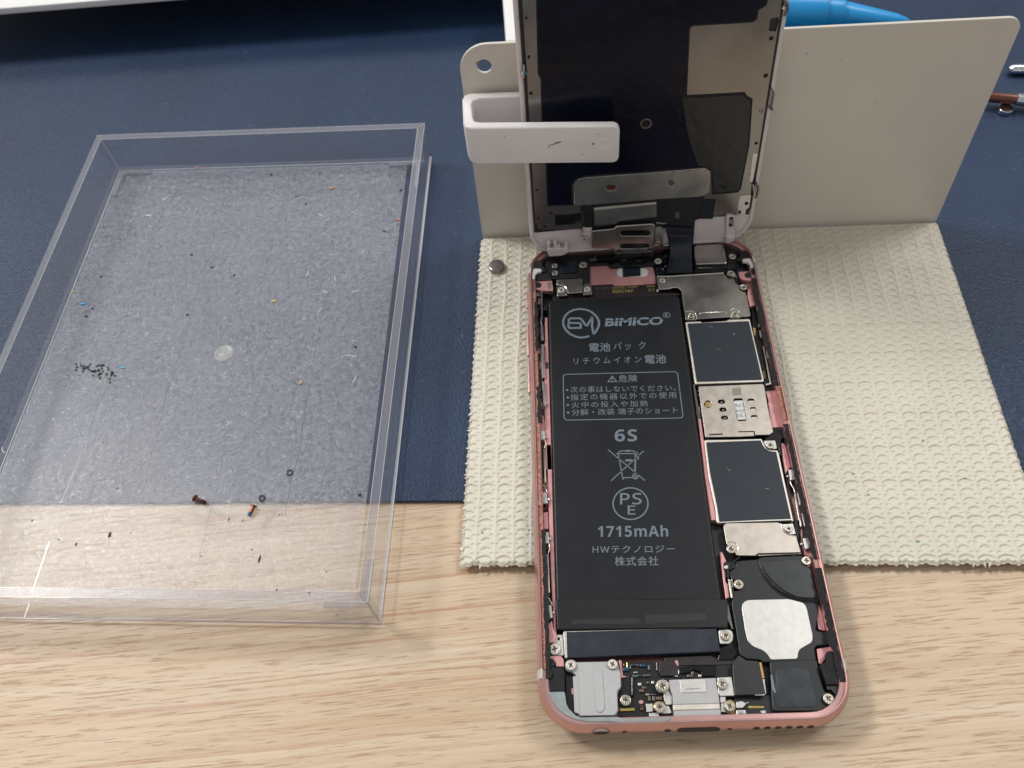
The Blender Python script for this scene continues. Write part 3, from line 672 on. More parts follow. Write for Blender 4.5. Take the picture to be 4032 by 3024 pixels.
# holes in the bottom edge
dark = mat('hole_dark', (14,12,14), .6)
def bhole(x, rx, rz, name, m=dark, z=5.0, parent=shell, y=-.02):
    me = tube_mesh([(x, y, z), (x, y+1.2, z)], 1, 20)
    for v_ in me.vertices:
        v_.co.x = x+(v_.co.x-x)*rx; v_.co.z = z+(v_.co.z-z)*rz
    return link(name, me, m, parent)
xa = lambda x: A('a', [(x,470)], 5)[0][0]
x = xa(1175); me = curve_mesh([slot((x-3.4,5.0),(x+3.4,5.0),1.15)], -.6, .6, 0)
for v_ in me.vertices: v_.co = (v_.co.x, .55-v_.co.z-.02-.0, v_.co.y)
link('charging_port', me, dark, shell)
x = xa(522); bhole(x, 2.1, 1.9, 'jack_rim', mat('tan_grey_ring', (150,132,124), .5), y=-.03); bhole(x, 1.75, 1.55, 'jack_hole', dark, y=-.05)
for k in range(6): bhole(xa(1565+73*k), .75, .75, 'speaker_hole')
bhole(xa(968), .75, .75, 'microphone_hole'); bhole(xa(678), .55, .55, 'bottom_screw'); bhole(xa(1385), .55, .55, 'bottom_screw')

# adhesive and gasket lying on the ledge round the opening
def jag(x0, x1, ys, ye, z, m, name, side, j=.18, step=.7, th=.25):
    Lf = []; Rt = []; y = ys
    while y < ye:
        Lf.append((x0+random.uniform(-j, j)*.5, y)); Rt.append((x1+random.uniform(-j, j), y)); y += step*random.uniform(.5, 1.5)
    if side > 0: Lf = [(PW-p[0], p[1]) for p in Lf]; Rt = [(PW-p[0], p[1]) for p in Rt]
    return shape(name, Lf+Rt[::-1], z, z+th, m, phone, .04)
jag(1.49, 2.45, 13, 121, 7.18, copper_adh, 'adhesive_residue', -1, .1)
jag(1.93, 2.90, 99, 117, 7.2, blackm, 'gasket_strip', -1, .35); jag(1.98, 3.00, 76, 88, 7.2, blackm, 'gasket_strip', -1, .35); jag(2.03, 3.20, 11, 47, 7.2, blackm, 'gasket_strip', -1, .3, .9)
jag(1.53, 2.40, 52, 64, 7.44, copper_adh, 'adhesive_residue', -1, .2)
jag(1.63, 2.75, 84, 121, 7.2, blackm, 'gasket_strip', 1, .2); jag(1.63, 2.70, 36, 73, 7.2, blackm, 'gasket_strip', 1, .2); jag(1.53, 2.80, 8.5, 34, 7.2, blackm, 'gasket_strip', 1, .25)
jag(1.53, 2.50, 73.5, 84, 7.2, copper_adh, 'adhesive_residue', 1, .15)

# ---------------------------------------------------------------- helpers inside the phone
ZTOP = {}
def P(name, zone, pts, ztop, th, m, bev=.1, r=.25, parent=None, holes=()):
    loops = [rnd(A(zone, pts, ztop), r)] + [A(zone, h, ztop) for h in holes]
    return link(name, curve_mesh(loops, ztop-th, ztop, bev), m, parent or phone)
def E_(zone, c, rx, ry, z, n=18):
    return [(c[0]+rx*cos(2*pi*k/n), c[1]+ry*sin(2*pi*k/n)) for k in range(n)]
def px_slot(c, hw, hh, n=8):
    out = []
    for k in range(n+1): a = -pi/2+pi*k/n; out.append((c[0]+hw-hh+hh*cos(a), c[1]+hh*sin(a)))
    for k in range(n+1): a = pi/2+pi*k/n; out.append((c[0]-hw+hh+hh*cos(a), c[1]+hh*sin(a)))
    return out
def screw_proto(m1, m2):
    n = 28; ring = circ((0,0), 1, n); a = .12; b = .5
    plus = [(a,a),(a,b),(-a,b),(-a,a),(-b,a),(-b,-a),(-a,-a),(-a,-b),(a,-b),(a,-a),(b,-a),(b,a)]
    t = rad(20+random.random()*50); plus = [(x*cos(t)-y*sin(t), x*sin(t)+y*cos(t)) for x, y in plus]
    top = curve_mesh([ring, plus], .18, .55, .12, 2); base = lathe_mesh([(.98,0),(.98,.2)], n)
    k = len(top.polygons); me = joined([top, base])
    me.transform(__import__('mathutils').Matrix.Scale(MM, 4))
    me.materials.append(m1); me.materials.append(m2)
    for i, p in enumerate(me.polygons): p.material_index = 0 if i < k else 1
    me.shade_smooth(); me.set_sharp_from_angle(angle=rad(35)); return me
SCR = {'c': [screw_proto(champ, steel_d) for _ in range(3)], 's': [screw_proto(steel_b, steel_d) for _ in range(3)]}
def screw(zone, c, rpx, z, kind='c', parent=None, fr=None, name='screw'):
    fr = fr or WORLD
    p = fr.at(zone, [c, (c[0]+rpx, c[1])], z); r = math.dist(p[0], p[1])
    o = bpy.data.objects.new(name, random.choice(SCR[kind])); col.objects.link(o)
    par = parent or phone; o.parent = par; o.location = (np.array([*p[0], z-.35])-OFF[par.name])*MM
    o.scale = (r, r, 1); o.rotation_euler = (0, 0, random.uniform(0, 6)); OFF[o.name] = np.array([*p[0], z]); return o
def S(name, zone, pts, wpx, z, m, parent=None, closed=False, fr=None, th=.02):
    fr = fr or WORLD; q = fr.at(zone, pts, z); return link(name, stroke_mesh(q, wpx, z, closed, th), m, parent or phone, smooth=None)
def wire(name, zone, pts, r, z, m, parent=None):
    q = A(zone, pts, z); return link(name, tube_mesh([(*p, z) for p in q], r, 8), m, parent or phone, smooth=60)

# ---------------------------------------------------------------- black bed under everything (flex, foam, boards)
P('inner_frame', 'V', [(215,300),(1560,140),(1700,200),(1740,420),(2010,1659),(2030,1900),(2160,2600),(2400,3450),(310,3520),(290,1900)], 3.5, .3, brownpcb, 0, .1)
# pink ribs and floor plates
P('rail', 'C', [(288,0),(322,0),(350,1000),(372,1659),(300,1659),(285,900)], 5.4, 2.2, pink_in, .15, .05)
P('rail', 'F', [(190,0),(233,0),(246,600),(262,1100),(272,1560),(252,1560),(228,1100),(205,500)], 5.4, 2.2, pink_in, .15, .05)
P('rail', 'E', [(150,0),(205,0),(260,440),(330,950),(452,1659),(365,1659),(270,1000),(215,500)], 5.2, 2.0, pink_in, .15, .05)
P('rail', 'I', [(60,680),(100,690),(160,830),(120,860),(150,1150),(190,1190),(210,1390),(150,1415),(110,1150)], 5.2, 1.8, pink_in, .15, .05)
P('rail', 'J', [(155,0),(190,0),(240,240),(270,390),(240,380),(175,240)], 5.2, 1.8, steel_d, .1, .05)
P('rail', 'D', [(470,1150),(500,1150),(560,1500),(600,1659),(540,1659)], 5.2, 1.8, steel_d, .1, .05)

# ---------------------------------------------------------------- battery
def quad(z): return [A('px', [p], z)[0] for p in ((2157,1181),(2674,1160),(2857,2469),(2192,2479))]
BZ = 6.3
bq = quad(BZ)
bat = link('battery', curve_mesh([rnd(bq, 1.6, 5)], 3.55, BZ, .55, 3), batt, phone)
tpts = A('W', [(176,905),(1040,905),(1042,1047),(184,1058)], BZ+.06)
link('tape', curve_mesh([rnd(tpts, .3)], BZ-1.5, BZ+.08, .2, 2), tape, bat)
for q_ in ([(258,1008),(598,1000),(600,1028),(260,1032)], [(622,985),(930,975),(935,1010),(630,1030)]):
    link('tape_window', curve_mesh([A('W', q_, BZ+.1)], BZ+.06, BZ+.1, 0), tape2, bat)
IZ = BZ+.012
ims = []
def T(body, zone, a, b, t, bold=.0, sp=1.0, z=IZ):
    a, b, t = WORLD.at(zone, [a, b, t], z); return text_mesh(body, a, b, t, z, bold, sp, 0.0)
def SM(zone, pts, wmm, closed=False, z=IZ): return stroke_mesh(WORLD.at(zone, pts, z), wmm, z, closed, 0)
logo = [(513,520),(470,535),(415,541),(350,528),(285,498),(235,450),(208,400),(202,345),(225,285),(270,240),(330,210),(405,200),(480,210),(545,238),(600,290),(628,345),(628,400),(605,445),(575,492),(563,490),(545,400),(552,310),(545,305),(520,345),(487,398),(470,392),(430,335),(405,312),(290,312),(268,330),(272,365),(400,370),(415,385),(412,425),(280,428),(265,410),(268,368)]
print_parts = [SM('P', logo, .62)]
def textpart(name, meshes): link(name, joined(meshes), ink, bat, smooth=None)
textpart('logo_print', print_parts)
bi = [T('BIMICO', 'P', (697,408), (1385,389), (712,312), .035, 1.0)]
bi += [T('R', 'P', (1412,292), (1452,290), (1414,256), .02), SM('P', [(1432+41*cos(2*pi*k/24), 273+31*sin(2*pi*k/24)) for k in range(24)], .16, True)]
textpart('brand_print', bi)
link('brand_print_gap', stroke_mesh(WORLD.at('P', [(700,341),(1400,320)], IZ), .2, IZ+.012, False, 0), batt, bat, smooth=None)
textpart('label_line', [T('電池', 'P', (510,709), (765,704), (512,606), .012), T('パッ ク', 'P', (800,690), (1182,676), (803,600), .0, 1.35)])
textpart('label_line', [T('リチウムイオン', 'P', (328,860), (1135,836), (328,783), 0, 1.5), T('電池', 'P', (1172,850), (1427,845), (1172,746), .012)])
textpart('warning_heading', [T('危険', 'P', (862,1072), (1085,1066), (862,985), .005, 1.1), SM('P', [(737,1066),(786,997),(840,1064)], .26, True), SM('P', [(787,1018),(787,1042)], .3), SM('P', [(787,1050),(787,1057)], .3)])
def dot(zone, c, r, z=IZ): 
    p = WORLD.at(zone, [c], z)[0]; cs = circ(p, r, 12); return frommesh([(*q, z) for q in cs], [tuple(range(12))])
textpart('warning_line', [dot('P', (252,1162), .33), T('次の事はしないでください。', 'P', (290,1196), (1545,1174), (290,1122), 0, 1.1)])
textpart('warning_line', [dot('P', (258,1252), .33), T('指定の機器以外での使用', 'P', (290,1287), (1548,1260), (290,1212), 0, 1.25)])
textpart('warning_line', [dot('P', (260,1342), .33), T('火中の投入や加熱', 'P', (303,1377), (1212,1358), (303,1305), 0, 1.25)])
textpart('warning_line', [dot('P', (262,1432), .33), T('分解・改装 端子のショート', 'P', (307,1468), (1567,1440), (307,1392), 0, 1.05)])
box = rnd(WORLD.at('P', [(203,978),(1560,944),(1630,1495),(215,1522)], IZ), 1.1, 6)
link('warning_frame', stroke_mesh(box, .24, IZ, True, 0), ink, bat, smooth=None)
textpart('model_print', [T('𝟲𝗦', 'Q', (332,162), (577,160), (332,30), .0, 1.1)])
bn = [SM('Q', [(260,250),(663,588)], .26), SM('Q', [(647,264),(292,590)], .26), SM('Q', [(372,300),(420,560)], .26), SM('Q', [(563,290),(556,510)], .24), SM('Q', [(553,295),(547,510)], .14),
      SM('Q', [(348,294),(560,292)], .26), SM('Q', [(368,292),(385,268),(440,260),(500,258),(545,268),(575,288)], .26), SM('Q', [(440,258),(445,268),(498,268),(500,258)], .22), SM('Q', [(448,366),(520,366)], .6),
      SM('Q', [(420,555),(525,553)], .26), SM('Q', [(415,568),(435,568)], .3), SM('Q', [(558+30*cos(2*pi*k/20), 540+28*sin(2*pi*k/20)) for k in range(20)], .26, True), SM('Q', [(558+10*cos(2*pi*k/12), 540+10*sin(2*pi*k/12)) for k in range(12)], .26, True),
      SM('Q', [(570,318),(592,316),(592,350),(570,350)], .24, True), dot('Q', (573,286), .33)]
textpart('bin_symbol', bn)
textpart('safety_mark', [SM('Q', [(505+190*cos(2*pi*k/48), 838+172*sin(2*pi*k/48)) for k in range(48)], .34, True), T('𝖯𝖲', 'Q', (390,848), (627,847), (392,722), .012, 1.1), T('𝖤', 'Q', (475,957), (560,957), (473,858), .012)])
textpart('capacity_print', [T('𝟭𝟳𝟭𝟱𝗺𝗔𝗵', 'Q', (148,1201), (917,1197), (148,1075), .0, 1.08)])
textpart('maker_print', [T('𝖧𝖶テクノロジー', 'Q', (93,1376), (990,1370), (93,1296), .005, 1.15), T('株式会社', 'Q', (332,1516), (812,1512), (332,1414), .008, 1.1)])

# ---------------------------------------------------------------- top left corner
P('flex_board', 'V', [(596,455),(752,440),(778,462),(1075,450),(1095,500),(1250,505),(1255,520),(320,560),(330,515),(600,520)], 4.9, .5, brownpcb, .05, .1)
for args in ((('355C16V'),'A',(1645,1118),(2008,1104),(1645,1070),.01), (('OPC(06)  E-05A'),'A',(1635,1058),(2075,1034),(1638,1020),.01), (('94V0'),'B',(20,1021),(163,1019),(20,986),.01), (('G 2'),'B',(57,1090),(152,1086),(57,1046),.0)):
    a = args; q_ = WORLD.at(a[1], [a[2], a[3], a[4]], 4.93); link('board_print', text_mesh(a[0], *q_, 4.92, a[5], 1.05, 0), gold_ink, phone, smooth=None)
q_ = WORLD.at('A', [(1315,1062),(1588,1046),(1315,1024)], 4.93); link('board_print', text_mesh('70075880', *q_, 4.92, .01, 1.1, 0), gold_dim, phone, smooth=None)
P('camera_plate', 'A', [(1245,620),(1600,600),(2212,640),(2212,975),(1690,1000),(1640,965),(1260,985)], 4.6, .6, pink_in, .06, .2)
P('camera_plate', 'B', [(-30,640),(130,630),(170,800),(190,960),(-30,970)], 4.62, .6, pink_in, .06, .1)
P('white_gasket', 'V', px_slot((904,354),114,31), 4.75, .2, white_pl, .05, .01)
P('flash_window', 'V', [(832,322),(962,318),(963,378),(834,384)], 4.95, .3, navyb, .05, .05)
P('sensor_bracket', 'A', [(480,470),(1000,440),(1240,470),(1245,700),(1255,880),(1250,965),(1120,965),(1110,860),(960,860),(640,880),(560,860),(500,790),(490,700),(470,640)], 5.6, 1.6, blackp, .15, .3)
P('sensor_flex', 'A', [(730,575),(1030,560),(1010,760),(735,770)], 6.0, .8, navyb, .15, .2)
P('black_bar', 'A', [(1240,440),(2212,430),(2212,650),(1610,665),(1560,610),(1240,625)], 5.6, 1.2, blackg, .15, .2)  # glossy black flex bar across the top end
P('black_bar', 'B', [(-20,400),(420,320),(440,560),(160,640),(-20,640)], 5.4, 1.2, blackg, .15, .2)
P('clip_hook', 'A', [(1240,520),(1330,510),(1330,470),(1365,470),(1365,550),(1245,560)], 6.0, .8, steel_d, .1, .1)
for c_, r_, k_ in (((640,650),52,'c'),((643,780),55,'c'),((1135,635),68,'c')): screw('A', c_, r_, 6.0, k_)
for pts, m_ in (([(1790,545),(1900,540),(1900,560),(1790,565)], steel_d), ([(2050,545),(2150,545),(2150,560),(2050,560)], steel_d)): P('contact', 'A', pts, 5.8, .3, m_, .02, .03)
P('foam_pad', 'A', [(270,640),(300,560),(350,545),(400,555),(420,600),(428,655),(480,690),(482,745),(410,750),(270,700)], 7.35, .8, blackm, .1, .3)
P('antenna_window', 'A', [(268,705),(300,692),(400,700),(418,735),(390,752),(340,762),(300,800),(285,880),(248,882),(250,780)], 7.5, .9, white_pl, .12, .3)
P('foam_pad', 'A', [(285,905),(300,815),(345,770),(420,755),(520,740),(560,830),(600,905)], 6.7, .8, blackm, .1, .3)
P('corner_plate', 'A', [(288,925),(590,908),(612,1050),(600,1085),(420,1078),(290,1050)], 6.6, 1.6, pink_in, .12, .2)
P('round_pad', 'A', E_('A', (348,982), 60, 50, 0), 6.68, .2, blackp, .03, .01)
P('contact', 'A', [(512,942),(575,938),(575,1048),(520,1052)], 6.66, .2, beige_pad, .03, .05)
P('side_bracket', 'A', [(385,1090),(600,1082),(602,1100),(428,1108),(430,1560),(405,1560),(400,1110)], 6.4, .5, steel_d, .08, .05)
P('latch', 'A', [(300,1120),(380,1115),(380,1160),(330,1180),(300,1160)], 6.5, .6, steel, .1, .1)
P('latch', 'A', [(355,1215),(395,1210),(395,1325),(360,1320)], 6.5, .5, steel_d, .1, .1)
P('black_block', 'A', [(285,1180),(385,1175),(395,1380),(470,1340),(500,1340),(500,1420),(300,1430)], 5.8, 1.6, blackp, .1, .1)
# silver bracket with two tabs
P('connector_bracket', 'A', [(668,985),(668,895),(700,885),(1095,870),(1115,890),(1125,1112),(870,1130),(845,1050),(800,1005)], 6.6, .35, steel, .16, .2)
P('bracket_tab', 'A', [(675,1000),(790,995),(850,1060),(850,1145),(810,1170),(685,1172)], 6.1, .5, steel, .12, .2)
P('bracket_tab', 'A', [(1128,985),(1160,975),(1165,950),(1240,952),(1245,975),(1278,990),(1290,1140),(1140,1155)], 6.1, .5, steel, .12, .2)
screw('A', (755,1068), 60, 6.25, 's'); screw('A', (1205,1055), 55, 6.25, 's')
wire('bracket_rim', 'A', [(672,978),(780,975),(830,1010),(855,1065),(870,1125)], .13, 6.5, rim_m)

# ---------------------------------------------------------------- top right
P('main_shield', 'B', [(203,862),(205,822),(415,828),(1370,762),(1378,792),(1425,830),(1440,870),(1545,865),(1570,930),(1625,985),(1640,1055),(1680,1090),(1750,1105),(1775,1180),(1840,1505),(1820,1528),(1670,1533),(1650,1555),(1492,1558),(1478,1540),(920,1572),(890,1588),(702,1588),(690,1450),(662,1250),(638,1070),(575,1022),(470,1022),(430,1050),(235,1062)], 6.1, .35, steel, .14, .35)
sh = bpy.data.objects['main_shield']
wire('shield_rim', 'B', [(208,832),(415,832),(1368,772)], .16, 6.12, rim_m, sh)
wire('shield_rim', 'B', [(238,1058),(430,1046),(478,1026),(572,1026),(618,1060),(640,1100),(662,1260),(690,1440)], .14, 6.1, rim_m, sh)
wire('shield_fold', 'B', [(400,855),(425,1045)], .09, 6.08, rim_m, sh); wire('shield_fold', 'B', [(455,855),(470,1015)], .07, 6.08, rim_m, sh)
wire('embossed_rim', 'B', [(690,1448),(780,1435),(850,1450),(890,1500),(905,1580)], .15, 6.1, rim_m, sh)
wire('embossed_rim', 'B', [(1470,1480),(1475,1440),(1510,1405),(1560,1395),(1610,1410),(1650,1450),(1655,1530)], .15, 6.1, rim_m, sh)
wire('embossed_rim', 'B', [(955,1485),(975,1468),(1395,1450),(1412,1475)], .13, 6.1, rim_m, sh)
screw('B', (297,905), 55, 6.35, 's'); screw('B', (1487,780), 62, 6.4); screw('B', (1712,1022), 68, 6.3); screw('B', (800,1515), 58, 6.35); screw('B', (1560,1490), 68, 6.35)
P('screw_ear', 'B', [(1415,770),(1440,735),(1550,740),(1590,790),(1590,845),(1470,845),(1425,815)], 5.95, .4, steel, .1, .2)
P('screw_ear', 'B', [(1615,990),(1660,970),(1740,985),(1778,1030),(1750,1085),(1690,1088),(1640,1050)], 5.85, .4, steel, .1, .2)
P('white_dot', 'B', E_('B', (218,1075), 20, 24, 0), 5.5, .4, white_pl, .1, .01)
P('camera_module', 'B', [(845,330),(880,285),(1350,262),(1382,320),(1425,590),(1405,606),(885,622),(855,480)], 6.9, 3.2, steel, .25, .4)
P('camera_module_lip', 'B', [(915,640),(1405,615),(1410,665),(925,690)], 5.3, .5, steel_b, .08, .1)
P('camera_flex', 'B', [(830,690),(1420,660),(1440,740),(1360,750),(830,765)], 4.6, .6, blackg, .1, .1)
P('camera_bracket', 'B', [(1380,280),(1560,265),(1590,330),(1600,450),(1640,545),(1560,585),(1440,600),(1410,430)], 5.6, 1.8, blackp, .15, .3)
screw('B', (1517,490), 62, 6.1)
P('black_block', 'B', [(1430,610),(1580,590),(1700,585),(1790,610),(1835,690),(1840,735),(1620,748),(1600,845),(1560,930),(1530,850),(1600,780),(1560,700),(1420,720)], 5.4, 1.4, blackp, .15, .3)
P('foam_pad', 'B', [(1655,420),(1670,385),(1730,370),(1790,400),(1830,470),(1845,520),(1705,522),(1690,570),(1612,545),(1655,490)], 7.3, .8, blackm, .1, .3)
P('antenna_window', 'B', [(1695,570),(1700,525),(1825,516),(1855,570),(1895,580),(1905,620),(1885,680),(1842,690),(1835,640),(1790,585)], 7.5, .9, white_pl, .12, .3)
P('black_arm', 'B', [(1600,600),(1612,600),(1625,750),(1610,900),(1630,960),(1590,950),(1570,880),(1595,850)], 6.2, .6, blackp, .1, .1)
P('corner_plate', 'B', [(1622,752),(1828,742),(1870,760),(1865,905),(1760,902),(1690,888),(1650,850)], 6.6, 1.8, pink_in, .12, .3)
P('round_pad', 'B', E_('B', (1800,807), 66, 50, 0), 6.7, .2, blackp, .03, .01)
P('black_block', 'B', [(1850,690),(1890,680),(1925,700),(1920,790),(1870,800),(1850,760)], 7.3, .6, blackm, .08, .1)
P('inner_wall_plate', 'B', [(1640,900),(1760,925),(1880,925),(1920,1000),(1960,1150),(1985,1290),(1910,1310),(1880,1100),(1790,1030),(1760,960)], 5.2, 1.2, pink_in, .1, .2)
P('inner_wall_plate', 'B', [(1790,1045),(1860,1030),(1910,1280),(1930,1330),(1830,1360),(1780,1180)], 6.0, 1.5, pink_in, .1, .2)
P('sensor_chip', 'B', [(175,670),(320,650),(335,790),(190,795)], 5.2, .8, navyb, .1, .1)
for k, c_ in enumerate(((200,690),(250,700),(300,690),(210,770),(335,760),(345,640),(325,720))): P('tiny_component', 'B', [(c_[0],c_[1]),(c_[0]+16,c_[1]),(c_[0]+18,c_[1]+22),(c_[0],c_[1]+24)], 5.45, .3, [steel_d, navyb, steel_lite][k % 3], .04, .02)
screw('B', (225,570), 62, 6.1, 's')

# ---------------------------------------------------------------- right column shields
P('shield_frame', 'D', [(365,250),(585,240),(600,258),(960,235),(975,222),(1000,215),(1298,206),(1400,650),(1505,1100),(1490,1118),(510,1152),(495,1100),(430,650)], 5.8, 1.1, steel_b, .12, .2)
P('graphite_sheet', 'D', [(395,272),(1285,236),(1378,640),(1478,1078),(1465,1090),(530,1120),(455,650)], 5.87, .15, graph, .04, .2)
P('blue_speck', 'D', E_('D', (1070,428), 13, 13, 0, 8), 5.93, .08, blue_lock, .0, .01)
sim_holes = [px_slot((888,1405),52,28), px_slot((910,1520),52,28), px_slot((933,1637),50,26), px_slot((1318,1390),50,28), px_slot((1346,1512),48,27), px_slot((1365,1628),50,27),
             px_slot((690,1440),54,54)]
def conv(z1, pts, z2):
    a = ZN[z1]; b = ZN[z2]; return [((a[0]+x/a[2]-b[0])*b[2], (a[1]+y/a[2]-b[1])*b[2]) for x, y in pts]
lw = [(1058,1385),(1075,1358),(1190,1355),(1208,1380)]+conv('E', [(888,185),(870,208),(765,212),(745,185)], 'D')
outl = [(555,1185),(1490,1148),(1510,1180)]+conv('E', [(1190,0),(1240,230),(1272,372),(1215,412),(1015,415),(995,430),(770,440),(285,447),(270,330),(222,0)], 'D')
P('sim_cage', 'D', outl, 6.1, .35, sim_m, .1, .15, holes=[rnd(lw, 20, 3)]+sim_holes)
P('sim_cage_floor', 'D', [(570,1200),(1480,1165)]+conv('E', [(1255,365),(300,430)], 'D'), 5.1, .5, blackp, .05, .1)
P('sim_label', 'D', [(1055,1395),(1205,1385)]+conv('E', [(890,190),(750,195)], 'D'), 5.7, .1, white_pl, .02, .05)
for p_ in ((1318,1405),(1346,1520),(1365,1640)): P('sim_label', 'D', [(p_[0]-50,p_[1]-10),(p_[0]+50,p_[1]-14),(p_[0]+52,p_[1]+30),(p_[0]-48,p_[1]+30)], 5.7, .1, white_pl, .02, .05)
for s_, a, b, t in (('276',(1226,1436),(1082,1440),(1226,1480)), ('254',(1232,1518),(1100,1522),(1234,1560)), ('130',(1240,1580),(1108,1583),(1243,1626))):
    q_ = WORLD.at('D', [a, b, t], 5.72); link('label_print', text_mesh(s_, *q_, 5.715, 0, 1.1, 0), inkd, phone, smooth=None)
P('sim_contact', 'D', [(645,1400),(715,1395),(740,1480),(660,1490)], 5.6, .1, gold, .02, .05)
P('sim_contact', 'D', [(700,1400),(740,1400),(748,1480),(715,1482)], 5.65, .1, pink_in, .02, .05)
for c_ in ((888,1410),(912,1522),(935,1640)): P('sim_spring', 'D', [(c_[0]-25,c_[1]+4),(c_[0]+18,c_[1]-10),(c_[0]+30,c_[1]+4),(c_[0]-10,c_[1]+16)], 5.6, .15, steel, .03, .05)
P('etched_patch', 'D', [(1040,1210),(1170,1205),(1180,1310),(1050,1318)], 6.115, .1, mat('etched_steel', (150,145,134), .55, .6), 0, .02)
P('latch_slot', 'E', [(345,400),(540,392),(540,412),(345,420)], 6.13, .1, blackp, 0, .02)
P('latch_slot', 'E', [(765,360),(1000,355),(1010,425),(990,425),(985,372),(768,376)], 6.13, .1, blackp, 0, .02)
for y_ in (1240,1300,1370,1440,1530,1600): P('cage_tab', 'D', [(535+(y_-1200)*.17,y_),(560+(y_-1200)*.17,y_),(562+(y_-1200)*.17,y_+14),(540+(y_-1200)*.17,y_+14)], 6.0, .5, steel_d, .05, .02)
P('inner_wall_plate', 'D', [(1520,1240),(1690,1238),(1760,1659),(1650,1659)], 5.0, 1.4, pink_in, .1, .1)
P('inner_wall_plate', 'E', [(1190,-60),(1330,-60),(1455,298),(1250,310)], 5.02, 1.4, pink_in, .1, .1)
P('black_block', 'E', [(1250,312),(1465,298),(1480,430),(1390,480),(1380,560),(1420,700),(1370,715),(1320,520),(1130,490),(1225,415),(1275,370)], 5.6, 1.2, blackg, .15, .2)
P('shield_frame', 'E', [(270,495),(290,485),(640,482),(1100,470),(1130,530),(1150,580),(1200,625),(1260,640),(1330,635),(1352,680),(1440,1100),(1560,1640),(1545,1659)]+conv('I', [(1198,185),(1185,192),(640,210),(22,235),(5,200)], 'E')+[(435,1500),(330,1000)], 5.8, 1.1, steel_b, .12, .2)
P('graphite_sheet', 'E', [(298,522),(1090,492),(1118,560),(1150,605),(1205,640),(1260,655),(1315,655),(1410,1100),(1530,1630)]+conv('I', [(1165,170),(640,188),(50,215)], 'E')+[(455,1450),(350,950)], 5.87, .15, graph, .04, .25)
P('screw_tab', 'E', [(1135,500),(1300,490),(1325,610),(1270,622),(1190,600),(1150,560)], 5.6, .4, steel_lite, .08, .1)
screw('E', (1225,565), 60, 6.1)
P('lower_shield', 'I', [(112,275),(150,235),(600,228),(780,226),(960,222),(1002,245),(1020,320),(1060,380),(1130,420),(1250,440),(1262,500),(1318,680),(1300,692),(645,708),(620,742),(330,740),(160,560)], 6.0, .4, sim_m, .12, .3)
P('screw_tab', 'I', [(1022,252),(1195,242),(1240,405),(1150,412),(1080,380),(1035,310)], 5.7, .3, steel_lite, .08, .1)
wire('shield_rim', 'I', [(1008,250),(1025,325),(1065,385),(1130,420),(1250,438)], .13, 5.98, rim_m)
screw('I', (1128,325), 58, 6.05); 
wire('shield_rim', 'I', [(170,545),(235,520),(300,545),(345,610),(345,680),(310,735)], .13, 6.02, rim_m)
screw('I', (230,640), 72, 6.25)
P('shield_lip', 'I', [(640,722),(1250,700),(1330,700),(1300,716),(650,745)], 5.4, .3, steel_b, .05, .05)

# ---------------------------------------------------------------- loudspeaker box
P('speaker_box', 'I', [(300,850),(300,830),(400,815),(640,800),(700,760),(1330,735),(1400,880),(1480,960),(1520,1150),(1600,1480)]+conv('J', [(1555,400),(1600,415),(1720,430),(1760,520),(1790,590),(1760,625),(1560,640),(1530,700),(1560,870),(720,900),(690,865),(480,850),(365,780),(310,400),(240,0)], 'I')+[(255,1300),(230,1080),(205,1000),(240,960),(300,930)], 5.5, 2.2, blackp, .2, .4)
P('speaker_cover', 'I', [(690,825),(1310,800),(1400,900),(1470,950),(1520,1200),(1560,1400),(1400,1400),(1250,1380),(1080,1300),(900,1160),(770,1000),(720,900)], 5.75, .3, mat('satin_black_cover', (40,44,46), .3, 0, var=.1, vscale=300, rvar=.08), .1, .3)
wire('speaker_groove', 'I', [(665,830),(700,930),(760,1060),(870,1200),(1010,1310),(1180,1390),(1380,1430),(1585,1440)], .32, 5.45, blackg)
wire('antenna_cable', 'I', [(650,810),(690,960),(750,1085),(860,1225),(1000,1335),(1170,1415),(1380,1458),(1585,1462)], .14, 5.6, blackp)
P('speaker_plate', 'I', [(398,1559),(408,1495),(445,1450),(510,1430),(1130,1416),(1340,1470),(1390,1510),(1420,1600)]+conv('J', [(1440,200),(1500,470),(1500,560),(1470,600),(1310,690),(1275,740),(1268,845),(845,858),(815,795),(740,720),(570,650),(490,570),(450,400)], 'I'), 5.75, .35, steel_lite, .08, .5)
screw('I', (1402,822), 74, 6.0); screw('I', (348,1190), 78, 5.95)
P('screw_tab', 'I', [(235,1105),(300,1110),(360,1270),(340,1295),(270,1300)], 5.5, .3, steel_b, .05, .1)
P('contact_spring', 'I', [(185,1105),(225,1110),(262,1390),(235,1405)], 6.0, .5, champ, .1, .05)
wire('coax_cable', 'I', [(370,765),(290,820),(210,900),(180,960),(190,1100)], .2, 5.9, blackp)
P('coax_plug', 'I', E_('I', (160,918), 34, 30, 0), 5.7, .5, steel_lite, .1, .01)
P('coax_bed', 'I', [(90,880),(150,850),(290,855),(300,930),(210,960),(205,1090),(150,1080),(110,950)], 5.2, .8, blackp, .1, .2)
P('lower_box', 'J', [(830,885),(1560,850),(1610,1050),(1680,1340),(1720,1380),(1830,1400),(1850,1470),(1830,1550),(1640,1640),(1630,1659),(880,1659),(855,1400),(850,1100)], 5.6, 2.0, blackp, .2, .4)
P('lower_box_cover', 'J', [(935,1000),(1430,985),(1560,1500),(1540,1590),(960,1600),(900,1400),(960,1380),(925,1100)], 5.72, .15, mat('smoky_black_cover', (48,54,60), .28, 0, var=.12, vscale=300, rvar=.1), .05, .3)
P('scuff_strip', 'J', [(845,1095),(870,1095),(930,1375),(905,1380),(865,1300)], 5.75, .1, mat('scuffed_grey', (120,132,136), .4), .02, .05)
